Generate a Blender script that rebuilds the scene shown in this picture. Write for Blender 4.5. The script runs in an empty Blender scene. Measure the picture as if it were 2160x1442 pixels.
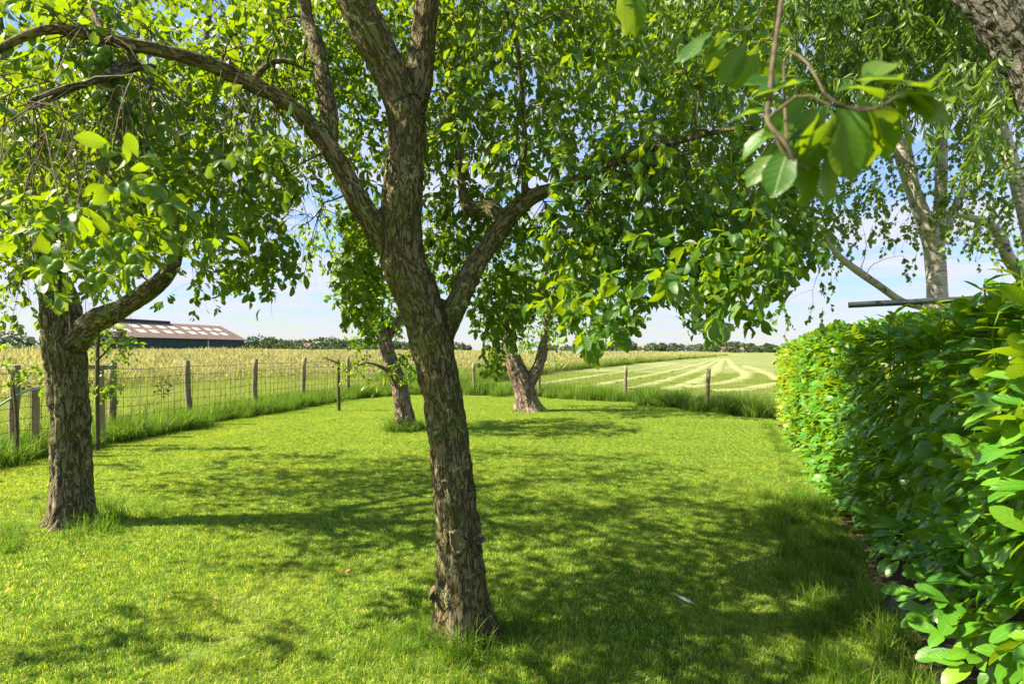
import bpy, bmesh, math, random
import numpy as np
from mathutils import Vector, Matrix

random.seed(7)
rng = np.random.default_rng(7)
SC = bpy.context.scene
COL = SC.collection
R = math.radians

# ------------------------------------------------------------------ camera
F, CX, HY, EYE = 1150.0, 1080.0, 738.0, 1.45      # focal length in px, centre column, horizon row, eye height
ROLL = R(0.33)
cam = bpy.data.cameras.new('camera')
cam.sensor_width = 36.0
cam.lens = F / 2160.0 * 36.0
cam.shift_y = (HY - 721.0) / 2160.0
cam.clip_start = 0.05
cam.clip_end = 5000.0
cam.dof.use_dof = True
cam.dof.focus_distance = 4.0
cam.dof.aperture_fstop = 4.5
camo = bpy.data.objects.new('camera', cam)
COL.objects.link(camo)
camo.location = (0, 0, EYE)
camo.rotation_euler = (Matrix.Rotation(R(90), 3, 'X') @ Matrix.Rotation(ROLL, 3, 'Z')).to_euler()
SC.camera = camo

# ------------------------------------------------------------------ sky and sun
SUN_EL, SUN_AZ = R(45), R(-5)            # azimuth: how far the sun stands in front of due left
SUN = Vector((-math.cos(SUN_EL) * math.cos(SUN_AZ), math.cos(SUN_EL) * math.sin(SUN_AZ), math.sin(SUN_EL)))
world = bpy.data.worlds.new('World')
SC.world = world
world.use_nodes = True
wn = world.node_tree.nodes
wl = world.node_tree.links
wn.clear()
wo = wn.new('ShaderNodeOutputWorld')
bg = wn.new('ShaderNodeBackground')
bg.inputs['Strength'].default_value = 0.15
sky = wn.new('ShaderNodeTexSky')
sky.sky_type = 'NISHITA'
sky.sun_disc = False
sky.sun_elevation = SUN_EL
sky.sun_rotation = R(270) + SUN_AZ
sky.air_density = 1.0
sky.dust_density = 0.25
sky.ozone_density = 2.2
tc = wn.new('ShaderNodeTexCoord')
sep = wn.new('ShaderNodeSeparateXYZ')
wl.new(tc.outputs['Generated'], sep.inputs[0])
def wmath(op, a, b=None):
    m = wn.new('ShaderNodeMath'); m.operation = op
    for i, v in enumerate((a, b)):
        if v is None: continue
        if isinstance(v, (int, float)): m.inputs[i].default_value = v
        else: wl.new(v, m.inputs[i])
    return m.outputs[0]
zc = wmath('MAXIMUM', sep.outputs[2], 0.0)
zz = wmath('ADD', zc, 0.10)
comb = wn.new('ShaderNodeCombineXYZ')
wl.new(wmath('DIVIDE', sep.outputs[0], zz), comb.inputs[0])
wl.new(wmath('DIVIDE', sep.outputs[1], zz), comb.inputs[1])
cn = wn.new('ShaderNodeTexNoise')
cn.inputs['Scale'].default_value = 1.6
cn.inputs['Detail'].default_value = 7.0
cn.inputs['Roughness'].default_value = 0.56
cn.inputs['Distortion'].default_value = 0.25
wl.new(comb.outputs[0], cn.inputs['Vector'])
cr = wn.new('ShaderNodeValToRGB')
cr.color_ramp.elements[0].position = 0.42
cr.color_ramp.elements[1].position = 0.57
wl.new(cn.outputs['Fac'], cr.inputs['Fac'])
mx = wn.new('ShaderNodeMixRGB')
mx.inputs['Color2'].default_value = (6.2, 6.4, 6.7, 1)
low = wn.new('ShaderNodeMapRange'); low.interpolation_type = 'SMOOTHSTEP'; wl.new(zc, low.inputs[0])     # cloud banks stand low, the sky overhead is clear
low.inputs[1].default_value = .22; low.inputs[2].default_value = .50; low.inputs[3].default_value = .9; low.inputs[4].default_value = .12
wl.new(wmath('MULTIPLY', cr.outputs['Color'], low.outputs[0]), mx.inputs['Fac'])
wl.new(sky.outputs[0], mx.inputs['Color1'])
def wvec(op, a, b):
    m = wn.new('ShaderNodeVectorMath'); m.operation = op
    for i, v in enumerate((a, b)):
        if isinstance(v, tuple): m.inputs[i].default_value = v
        else: wl.new(v, m.inputs[i])
    return m.outputs[0]
lum = wn.new('ShaderNodeRGBToBW'); wl.new(mx.outputs[0], lum.inputs[0])      # even compression of the sky's brightness range
sc_ = wmath('DIVIDE', 1.0, wmath('ADD', wmath('MULTIPLY', lum.outputs[0], .36), 1.0))
vs = wn.new('ShaderNodeVectorMath'); vs.operation = 'SCALE'
tn = wn.new('ShaderNodeMixRGB'); tn.blend_type = 'MULTIPLY'; tn.inputs[0].default_value = 1.0; tn.inputs[2].default_value = (.97, .97, 1.06, 1); wl.new(mx.outputs[0], tn.inputs[1]); wl.new(tn.outputs[0], vs.inputs[0]); wl.new(sc_, vs.inputs['Scale'])
wl.new(vs.outputs[0], bg.inputs['Color'])
wl.new(bg.outputs[0], wo.inputs['Surface'])

sl = bpy.data.lights.new('sun', 'SUN')
sl.energy = 5.0
sl.angle = R(0.53)
sl.color = (1.0, 0.91, 0.70)
so = bpy.data.objects.new('sun', sl)
COL.objects.link(so)
so.rotation_euler = SUN.to_track_quat('Z', 'Y').to_euler()
so.location = (-8, 3, 10)

SC.view_settings.view_transform = 'Standard'
SC.view_settings.look = 'None'
SC.view_settings.exposure = 1.65
SC.view_settings.gamma = 1.0
SC.view_settings.use_curve_mapping = False
SC.render.engine = 'CYCLES'
SC.cycles.max_bounces = 7
SC.cycles.diffuse_bounces = 4
SC.cycles.glossy_bounces = 2
SC.cycles.transmission_bounces = 5
SC.cycles.transparent_max_bounces = 4
SC.cycles.caustics_reflective = False
SC.cycles.caustics_refractive = False
SC.cycles.sample_clamp_indirect = 6.0
SC.cycles.use_denoising = True

# ------------------------------------------------------------------ helpers
CR, SR = math.cos(ROLL), math.sin(ROLL)
def at(px, py, d):
    """point seen at pixel (px, py) of the photograph, d metres in front of the camera"""
    u, v = (px - CX), (HY - py)
    u0, v0 = u * CR - v * SR, u * SR + v * CR
    return np.array((u0 / F * d, d, EYE + v0 / F * d))
def ground(px, py):
    u, v = (px - CX), (HY - py)
    u0, v0 = u * CR - v * SR, u * SR + v * CR
    d = -EYE * F / v0
    return np.array((u0 / F * d, d, 0.0))
def project(P):
    d = P[:, 1]
    u0, v0 = P[:, 0] / d * F, (P[:, 2] - EYE) / d * F
    return CX + u0 * CR + v0 * SR, HY - (-u0 * SR + v0 * CR)

def tag(o, label=None, cat=None, group=None, kind=None):
    if label: o['label'] = label
    if cat: o['category'] = cat
    if group: o['group'] = group
    if kind: o['kind'] = kind
    return o
def empty(name, loc):
    o = bpy.data.objects.new(name, None)
    COL.objects.link(o)
    o.location = Vector(loc)
    o.empty_display_size = 0.1
    return o
def top_of(o):
    while o.parent: o = o.parent
    return o
def put(name, me, parent=None, matrix=None):
    """link a mesh (in world coordinates, or placed by matrix) as one object"""
    o = bpy.data.objects.new(name, me)
    COL.objects.link(o)
    if matrix is not None: o.matrix_basis = matrix
    if parent is not None:
        o.parent = parent
        r = top_of(parent)
        if parent is r: o.matrix_parent_inverse = Matrix.Translation(-r.location) if r.type == 'EMPTY' else Matrix.Identity(4)
    return o
def mesh(name, V, Fc, mat, smooth=False):
    me = bpy.data.meshes.new(name)
    me.from_pydata([tuple(map(float, v)) for v in V], [], [tuple(map(int, f)) for f in Fc])
    if mat is not None: me.materials.append(mat)
    if smooth: me.shade_smooth()
    me.update()
    return me
def mesh_np(name, V, faces_list, mat, smooth=True):
    """V (n,3); faces_list: list of index arrays (m,k)"""
    me = bpy.data.meshes.new(name)
    V = np.asarray(V, dtype=np.float32)
    me.vertices.add(len(V)); me.vertices.foreach_set('co', V.ravel())
    loops = np.concatenate([f.ravel() for f in faces_list]).astype(np.int32)
    tot = np.concatenate([np.full(len(f), f.shape[1], dtype=np.int32) for f in faces_list])
    st = np.concatenate(([0], np.cumsum(tot)[:-1])).astype(np.int32)
    me.loops.add(len(loops)); me.loops.foreach_set('vertex_index', loops)
    me.polygons.add(len(tot)); me.polygons.foreach_set('loop_start', st); me.polygons.foreach_set('loop_total', tot)
    if mat is not None: me.materials.append(mat)
    me.update(calc_edges=True)
    if smooth: me.shade_smooth()
    return me
def unit(a):
    return a / np.maximum(np.linalg.norm(a, axis=-1, keepdims=True), 1e-9)
def box_geo(c, s, rz=0.0):
    c = np.array(c, float); h = np.array(s, float) / 2
    v = np.array([(x, y, z) for x in (-1, 1) for y in (-1, 1) for z in (-1, 1)], float) * h
    ca, sa = math.cos(rz), math.sin(rz)
    v = np.stack([v[:, 0] * ca - v[:, 1] * sa, v[:, 0] * sa + v[:, 1] * ca, v[:, 2]], 1) + c
    f = [(0, 1, 3, 2), (4, 6, 7, 5), (0, 4, 5, 1), (2, 3, 7, 6), (0, 2, 6, 4), (1, 5, 7, 3)]
    return v, f
def join_geo(parts):
    V, Fc, o = [], [], 0
    for v, f in parts:
        V.extend(list(v)); Fc.extend([tuple(i + o for i in q) for q in f]); o += len(v)
    return V, Fc

def _hash(i, j, k):
    h = (i.astype(np.int64) * 374761393 + j.astype(np.int64) * 668265263 + k.astype(np.int64) * 2147483647 + 1013904223)
    h = (h ^ (h >> 13)) * 1274126177 & 0x7fffffff
    h = (h ^ (h >> 16)) * 2246822519 & 0x7fffffff
    return (h & 0xffffff) / float(0xffffff)
def vnoise(P):
    """smooth value noise 0..1 on (n,3)"""
    P = np.asarray(P, float)
    i = np.floor(P).astype(np.int64); f = P - i; f = f * f * (3 - 2 * f)
    o = 0
    for a in (0, 1):
        wa = f[:, 0] if a else 1 - f[:, 0]
        for b in (0, 1):
            wb = f[:, 1] if b else 1 - f[:, 1]
            for c in (0, 1):
                wc = f[:, 2] if c else 1 - f[:, 2]
                o = o + wa * wb * wc * _hash(i[:, 0] + a, i[:, 1] + b, i[:, 2] + c)
    return o
def fbm(P, n=3):
    P = np.asarray(P, float); s = 0; a = 0.5; t = 0
    for k in range(n):
        s = s + a * vnoise(P * (2.03 ** k) + 17.3 * k); t += a; a *= 0.5
    return s / t
def in_poly(x, y, poly):
    x = np.asarray(x); y = np.asarray(y)
    c = np.zeros(x.shape, bool)
    n = len(poly)
    for i in range(n):
        x1, y1 = poly[i]; x2, y2 = poly[(i + 1) % n]
        if y1 == y2: continue
        t = ((y1 > y) != (y2 > y)) & (x < (x2 - x1) * (y - y1) / (y2 - y1) + x1)
        c ^= t
    return c

# ------------------------------------------------------------------ materials
def new_mat(name):
    m = bpy.data.materials.new(name); m.use_nodes = True
    nt = m.node_tree; nt.nodes.clear()
    out = nt.nodes.new('ShaderNodeOutputMaterial')
    return m, nt, out
class NB:
    """tiny node-building helper"""
    def __init__(s, nt): s.nt = nt
    def n(s, t, **kw):
        x = s.nt.nodes.new(t)
        for k, v in kw.items(): setattr(x, k, v)
        return x
    def l(s, a, b): s.nt.links.new(a, b)
    def set(s, sock, v):
        if isinstance(v, (int, float)): sock.default_value = v
        elif isinstance(v, (tuple, list)): sock.default_value = v if len(v) != 3 or sock.type == 'VECTOR' else (*v, 1)
        else: s.l(v, sock)
    def math(s, op, a, b=0.0, clamp=False):
        x = s.n('ShaderNodeMath', operation=op, use_clamp=clamp); s.set(x.inputs[0], a); s.set(x.inputs[1], b); return x.outputs[0]
    def noise(s, vec, scale, detail=3, rough=.55, dist=0.0):
        x = s.n('ShaderNodeTexNoise'); s.l(vec, x.inputs['Vector']); x.inputs['Scale'].default_value = scale
        x.inputs['Detail'].default_value = detail; x.inputs['Roughness'].default_value = rough; x.inputs['Distortion'].default_value = dist
        return x.outputs['Fac']
    def map(s, vec, sc):
        x = s.n('ShaderNodeMapping'); s.l(vec, x.inputs[0]); x.inputs['Scale'].default_value = sc; return x.outputs[0]
    def ramp(s, fac, stops):
        x = s.n('ShaderNodeValToRGB'); s.l(fac, x.inputs[0]); e = x.color_ramp.elements
        while len(e) < len(stops): e.new(0.5)
        for q, (p, c) in zip(e, stops): q.position = p; q.color = (*c, 1) if len(c) == 3 else c
        return x.outputs[0]
    def step(s, fac, a, b):
        x = s.n('ShaderNodeMapRange'); x.interpolation_type = 'SMOOTHSTEP'; s.l(fac, x.inputs[0])
        x.inputs[1].default_value = a; x.inputs[2].default_value = b; return x.outputs[0]
    def mix(s, fac, a, b, mode='MIX'):
        x = s.n('ShaderNodeMixRGB', blend_type=mode); s.set(x.inputs[0], fac); s.set(x.inputs[1], a); s.set(x.inputs[2], b); return x.outputs[0]
    def bump(s, h, strength, dist):
        x = s.n('ShaderNodeBump'); s.l(h, x.inputs['Height']); x.inputs['Strength'].default_value = strength; x.inputs['Distance'].default_value = dist; return x.outputs[0]
    def principled(s, col, rough=.8, spec=.3, normal=None):
        x = s.n('ShaderNodeBsdfPrincipled'); s.set(x.inputs['Base Color'], col); s.set(x.inputs['Roughness'], rough)
        s.set(x.inputs['Specular IOR Level'], spec)
        if normal is not None: s.l(normal, x.inputs['Normal'])
        return x.outputs[0]
    def pos(s): return s.n('ShaderNodeNewGeometry').outputs['Position']

def leaf_mat(name, stops, trans, tmix=0.45, rough=0.42, spec=0.45, vein=0.25, bump=0.0):
    m, nt, out = new_mat(name); b = NB(nt)
    a = b.n('ShaderNodeAttribute', attribute_name='rnd'); oi = b.n('ShaderNodeObjectInfo')
    r = b.math('FRACT', b.math('ADD', a.outputs['Fac'], oi.outputs['Random']))
    col = b.ramp(r, stops)
    uv = b.n('ShaderNodeUVMap', uv_map='uv'); sx = b.n('ShaderNodeSeparateXYZ'); b.l(uv.outputs[0], sx.inputs[0])
    au = b.math('ABSOLUTE', sx.outputs[0])
    rib = b.math('SUBTRACT', 1.0, b.step(au, 0.02, 0.10))
    fr = b.math('FRACT', b.math('ADD', b.math('MULTIPLY', sx.outputs[1], 7.0), b.math('MULTIPLY', au, -1.6)))
    side = b.math('SUBTRACT', 1.0, b.step(b.math('ABSOLUTE', b.math('SUBTRACT', fr, 0.5)), 0.03, 0.14))
    vv = b.math('MAXIMUM', rib, b.math('MULTIPLY', side, 0.55))
    col = b.mix(b.math('MULTIPLY', vv, vein), col, (0.30, 0.42, 0.10))
    blot = b.noise(b.pos(), 55.0, 2)
    col = b.mix(b.math('MULTIPLY', b.step(blot, .45, .75), 0.25), col, b.mix(1.0, col, (0.75, 0.8, 0.5), 'MULTIPLY'))
    spot = b.math('MULTIPLY', b.step(b.noise(b.pos(), 170.0, 2), .68, .74), b.step(r, .35, .6))
    col = b.mix(b.math('MULTIPLY', spot, .75), col, (.13, .085, .03))
    nrm = None
    if bump > 0:
        nrm = b.bump(b.math('MULTIPLY', vv, -1.0), bump, 0.004)
    p = b.principled(col, rough, spec, nrm)
    t = b.n('ShaderNodeBsdfTranslucent')
    b.set(t.inputs[0], b.mix(b.math('MULTIPLY', r, 0.5), trans, b.mix(1.0, trans, (1.25, 0.95, 0.7), 'MULTIPLY')))
    if nrm is not None: b.l(nrm, t.inputs['Normal'])
    ms = b.n('ShaderNodeMixShader'); ms.inputs[0].default_value = tmix
    b.l(p, ms.inputs[1]); b.l(t.outputs[0], ms.inputs[2]); b.l(ms.outputs[0], out.inputs[0])
    return m

def bark_mat(name, dark, mid, light, lichen, lichen_amt=.5, moss_amt=.4, scale=1.0, raw=None):
    m, nt, out = new_mat(name); b = NB(nt)
    at_ = b.n('ShaderNodeAttribute', attribute_name='bark').outputs['Vector']
    st = b.map(at_, (1, 1, 0.28))
    v = b.n('ShaderNodeTexVoronoi', feature='DISTANCE_TO_EDGE'); v.inputs['Scale'].default_value = 26 * scale
    dn = b.n('ShaderNodeMixRGB'); dn.inputs[0].default_value = 0.12
    nn = b.n('ShaderNodeTexNoise'); b.l(st, nn.inputs['Vector']); nn.inputs['Scale'].default_value = 30 * scale
    b.l(st, dn.inputs[1]); b.l(nn.outputs['Color'], dn.inputs[2]); b.l(dn.outputs[0], v.inputs['Vector'])
    crack = b.step(v.outputs['Distance'], 0.0, 0.16)
    fine = b.noise(b.map(at_, (1, 1, 0.45)), 95 * scale, 5, .65)
    big = b.noise(at_, 7 * scale, 4, .6)
    col = b.ramp(fine, [(0.15, dark), (0.42, mid), (0.62, mid), (0.85, light)])
    if raw is not None:
        col = b.mix(b.math('MULTIPLY', b.step(b.noise(b.map(at_, (1, 1, .35)), 9 * scale, 4, .6, .6), .58, .70), 0.55), col, raw)
    col = b.mix(b.math('MULTIPLY', b.math('SUBTRACT', 1.0, crack), .85), col, dark)
    moss = b.math('MULTIPLY', b.step(b.noise(at_, 5.0 * scale, 4, .65), .45, .62), moss_amt)
    col = b.mix(moss, col, (0.12, 0.135, 0.022))
    li = b.math('MULTIPLY', b.step(b.noise(at_, 19 * scale, 6, .72, .5), .54, .62), b.step(big, .36, .52))
    col = b.mix(b.math('MULTIPLY', li, lichen_amt), col, lichen)
    h = b.math('ADD', b.math('MULTIPLY', crack, 1.0), b.math('MULTIPLY', fine, .7))
    h = b.math('ADD', h, b.math('MULTIPLY', li, .35))
    p = b.principled(col, .9, .2, b.bump(h, 1.0, 0.014 / scale))
    b.l(p, out.inputs[0])
    return m

def simple_mat(name, c1, c2, scale=8, rough=.85, spec=.25, bump=.2, dist=.005, vec='obj', stretch=(1, 1, 1)):
    m, nt, out = new_mat(name); b = NB(nt)
    vv = b.n('ShaderNodeTexCoord').outputs['Object'] if vec == 'obj' else b.pos()
    vv = b.map(vv, stretch)
    nz = b.noise(vv, scale, 5, .6)
    b.l(b.principled(b.ramp(nz, [(.3, c1), (.7, c2)]), rough, spec, b.bump(nz, bump, dist)), out.inputs[0])
    return m

def grass_mat(name, stops, trans, tip=None, tmix=.4, patch=(0.2, 0.16, 0.05), patch_amt=.5, pscale=1.1, rough=.55):
    m, nt, out = new_mat(name); b = NB(nt)
    a = b.n('ShaderNodeAttribute', attribute_name='rnd').outputs['Fac']
    col = b.ramp(a, stops)
    p = b.pos()
    fl = b.map(p, (1, 1, 0.001))
    w = b.step(b.noise(fl, pscale, 4, .6), .42, .68)
    col = b.mix(b.math('MULTIPLY', w, patch_amt), col, patch)
    v2 = b.step(b.noise(fl, 13.0, 4, .7), .34, .68)
    col = b.mix(1.0, col, b.mix(v2, (.58, .67, .60), (1.22, 1.16, 1.12)), 'MULTIPLY')
    hb = b.n('ShaderNodeAttribute', attribute_name='tip').outputs['Fac']
    if tip is not None: col = b.mix(b.math('POWER', hb, 2.2), col, tip)
    pr = b.principled(col, rough, .3)
    t = b.n('ShaderNodeBsdfTranslucent'); b.set(t.inputs[0], b.mix(1.0, col, trans, 'MULTIPLY'))
    ms = b.n('ShaderNodeMixShader'); ms.inputs[0].default_value = tmix
    b.l(pr, ms.inputs[1]); b.l(t.outputs[0], ms.inputs[2]); b.l(ms.outputs[0], out.inputs[0])
    return m

M = {}
M['plum_leaf'] = leaf_mat('plum_leaf', [(0, (.022, .080, .004)), (.5, (.038, .120, .006)), (.85, (.064, .165, .008)), (1, (.13, .21, .010))], (.31, .47, .006, 1), .42, bump=.22)
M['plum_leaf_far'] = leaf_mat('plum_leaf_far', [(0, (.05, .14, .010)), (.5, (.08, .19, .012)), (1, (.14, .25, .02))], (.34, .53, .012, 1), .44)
M['laurel_leaf'] = leaf_mat('laurel_leaf', [(0, (.040, .148, .010)), (.5, (.068, .225, .013)), (.85, (.105, .28, .016)), (1, (.18, .34, .018))], (.38, .58, .010, 1), .34, .30, .5, .30, .35)
M['laurel_sun_tint'] = leaf_mat('laurel_sun_tint', [(0, (.16, .28, .012)), (.5, (.28, .37, .016)), (1, (.44, .45, .03))], (.62, .62, .02, 1), .42, .28, .5, .25, .3)  # sunlight on the far hedge end, painted as a yellower leaf colour
M['birch_leaf'] = leaf_mat('birch_leaf', [(0, (.05, .12, .022)), (.6, (.08, .17, .028)), (1, (.15, .22, .04))], (.36, .50, .05, 1), .40)
M['willow_leaf'] = leaf_mat('willow_leaf', [(0, (.034, .095, .010)), (.6, (.055, .135, .013)), (1, (.11, .19, .02))], (.27, .43, .02, 1), .40)
M['plum_bark'] = bark_mat('plum_bark', (0.054, 0.040, 0.020), (0.209, 0.158, 0.081), (0.346, 0.280, 0.167), (.48, .48, .24), .75, .6, 1.0, (.46, .36, .26))
M['old_bark'] = bark_mat('old_bark', (0.053, 0.040, 0.023), (0.205, 0.161, 0.096), (0.343, 0.284, 0.187), (.50, .47, .20), .75, .45, .8, (.46, .38, .29))
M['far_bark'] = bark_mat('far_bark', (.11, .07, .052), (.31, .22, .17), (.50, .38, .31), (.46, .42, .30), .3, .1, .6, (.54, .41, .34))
M['willow_bark'] = bark_mat('willow_bark', (.05, .045, .04), (.21, .19, .165), (.40, .37, .32), (.3, .3, .2), .3, .15, .55)
M['twig'] = simple_mat('twig', (.05, .036, .022), (.16, .13, .075), 60, .9, .2, .4, .003, 'pos')
M['post_wood'] = simple_mat('post_wood', (.15, .12, .07), (.36, .30, .18), 26, .9, .15, .6, .006, 'pos', (1, 1, .12))
M['stake_wood'] = simple_mat('stake_wood', (.25, .18, .10), (.42, .32, .19), 26, .85, .15, .5, .004, 'pos', (1, 1, .12))
M['wire'] = simple_mat('wire', (.03, .028, .022), (.07, .065, .05), 30, .55, .5, .1, .001, 'pos')
M['fruit'] = simple_mat('fruit', (.075, .16, .012), (.12, .22, .018), 40, .6, .25, .05, .001, 'pos')
M['stone'] = simple_mat('stone', (.05, .055, .03), (.17, .155, .12), 22, .9, .2, .7, .02, 'pos')
M['soil'] = simple_mat('soil', (.035, .024, .015), (.11, .078, .048), 26, .95, .1, .9, .03, 'pos')
M['dead_leaf'] = simple_mat('dead_leaf', (.28, .13, .05), (.42, .24, .10), 40, .7, .3, .3, .002, 'pos')
M['feather'] = simple_mat('feather', (.30, .29, .27), (.52, .50, .46), 60, .7, .2, .2, .002, 'pos')
M['pipe'] = simple_mat('pipe', (.02, .026, .03), (.06, .07, .075), 50, .5, .4, .2, .002, 'pos')
M['hose'] = simple_mat('hose', (.22, .36, .34), (.30, .45, .42), 20, .5, .3, .1, .002, 'pos')
M['scar'] = simple_mat('scar', (.10, .075, .035), (.19, .15, .075), 55, .9, .15, .7, .006, 'pos', (1, 1, .25))

def birch_bark():
    m, nt, out = new_mat('birch_bark'); b = NB(nt)
    a = b.n('ShaderNodeAttribute', attribute_name='bark').outputs['Vector']
    band = b.noise(b.map(a, (1, 1, 7.0)), 7.0, 5, .7)
    pat = b.noise(b.map(a, (1, 1, 1.4)), 9.0, 4, .6)
    col = b.ramp(band, [(.34, (.10, .085, .07)), (.44, (.42, .37, .31)), (.7, (.62, .57, .50))])
    col = b.mix(b.step(pat, .58, .66), col, (.07, .06, .05))
    b.l(b.principled(col, .7, .25, b.bump(band, .6, .01)), out.inputs[0])
    return m
M['birch_bark'] = birch_bark()

# ------------------------------------------------------------------ setting: ground sheets
LF = [(-6.9, 2.6), (-6.75, 4.2), (-6.6, 5.6), (-6.45, 7.07), (-6.30, 8.6), (-6.03, 10.2), (-5.70, 12.1), (-5.37, 14.0), (-4.85, 16.2), (-3.0, 17.9)]   # left fence posts
RF = [(-3.0, 17.9), (-1.2, 17.5), (0.86, 17.0), (3.28, 15.7), (4.75, 13.3), (6.3, 11.3), (7.9, 9.3)]                          # back fence posts
HD = np.array((0.368, 0.930, 0)); HNRM = np.array((-0.930, 0.368, 0))      # hedge direction and outward face normal
H0 = np.array((1.73, 1.84, 0))                                              # a point of the hedge foot
LAWN = [(-6.5, -3), (-6.45, 4.2), (-6.3, 5.6), (-6.1, 7.1), (-5.95, 8.6), (-5.68, 10.2), (-5.35, 12.1), (-5.0, 13.9), (-4.4, 15.7), (-2.8, 17.2),
        (0.7, 16.4), (2.95, 15.1), (4.3, 12.85), (5.6, 11.2), (5.55, 10.6), (4.8, 9.0), (3.95, 7.0), (3.12, 5.0), (2.42, 3.5), (1.95, 2.7), (1.5, 1.6), (0.2, -3)]
DITCH = [(-3.2, 18.4), (2.2, 36), (18, 72), (55, 150), (210, 480)]           # edge between meadow and mown field

def ground_mat():
    m, nt, out = new_mat('mown_field_ground'); b = NB(nt)
    p = b.map(b.pos(), (1, 1, .01))
    n1 = b.noise(p, .35, 5, .6); n2 = b.noise(p, 6.0, 4, .7); n3 = b.noise(b.map(p, (1, .22, 1)), .12, 3, .6)
    col = b.ramp(n2, [(.3, (.085, .125, .028)), (.55, (.15, .195, .05)), (.75, (.25, .265, .10))])
    col = b.mix(b.math('MULTIPLY', b.step(n1, .4, .65), .55), col, (.25, .25, .10))
    col = b.mix(b.math('MULTIPLY', b.step(n3, .45, .6), .5), col, (.30, .29, .13))
    b.l(b.principled(col, .95, .1, b.bump(n2, .8, .05)), out.inputs[0])
    return m
def sheet_mat(name, c1, c2, c3, s=8.0):
    m, nt, out = new_mat(name); b = NB(nt)
    p = b.map(b.pos(), (1, 1, .01))
    n2 = b.noise(p, s, 5, .7); n1 = b.noise(p, .8, 4, .6)
    col = b.ramp(n2, [(.3, c1), (.6, c2)])
    col = b.mix(b.math('MULTIPLY', b.step(n1, .45, .65), .6), col, c3)
    b.l(b.principled(col, .95, .1, b.bump(n2, .8, .03)), out.inputs[0])
    return m
M['ground'] = ground_mat()
M['lawn'] = sheet_mat('lawn', (.08, .13, .018), (.16, .24, .03), (.24, .25, .05), 30)
M['meadow'] = sheet_mat('meadow', (.10, .14, .025), (.22, .25, .06), (.28, .27, .09), 1.5)
def flat(name, poly, z, mat, **kw):
    o = put(name, mesh(name, [(x, y, z) for x, y in poly], [tuple(range(len(poly)))], mat))
    return tag(o, **kw)
flat('ground', [(-3000, -200), (3000, -200), (3000, 4500), (-3000, 4500)], 0.0, M['ground'], kind='structure', label='pale green mown field reaching to the horizon')
MEADOW = [(-900, 2.0), (-7.0, 2.0)] + LF[1:] + DITCH[1:] + [(210, 900), (-900, 900)]
flat('meadow', MEADOW, 0.004, M['meadow'], kind='structure', label='unmown meadow of tall buff grass beyond the wire fence')
flat('lawn', LAWN, 0.008, M['lawn'], kind='structure', label='short green lawn dappled with tree shadows')
# bare earth under the hedge, slightly mounded
bed = []
for k in range(60):
    s = -3.0 + k * 0.22
    for j in range(9):
        w = -0.30 + .28 * min(1, max(0, (s - 1.4) / 1.6)) + j * 0.19
        q = H0 + HD * s - HNRM * w
        bed.append((q[0], q[1], w))
bed = np.array(bed)
bed[:, 2] = 0.012 + 0.05 * np.clip((bed[:, 2] + .30) * 1.2, 0, 1) * (0.4 + 1.2 * fbm(np.c_[bed[:, 0] * 4, bed[:, 1] * 4, bed[:, 0] * 0]))
bf = [(k * 9 + j, k * 9 + j + 1, k * 9 + j + 10, k * 9 + j + 9) for k in range(59) for j in range(8)]
tag(put('soil_bed', mesh('soil_bed', bed, bf, M['soil'], True)), 'bare brown earth strip under the laurel hedge', kind='structure')

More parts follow.
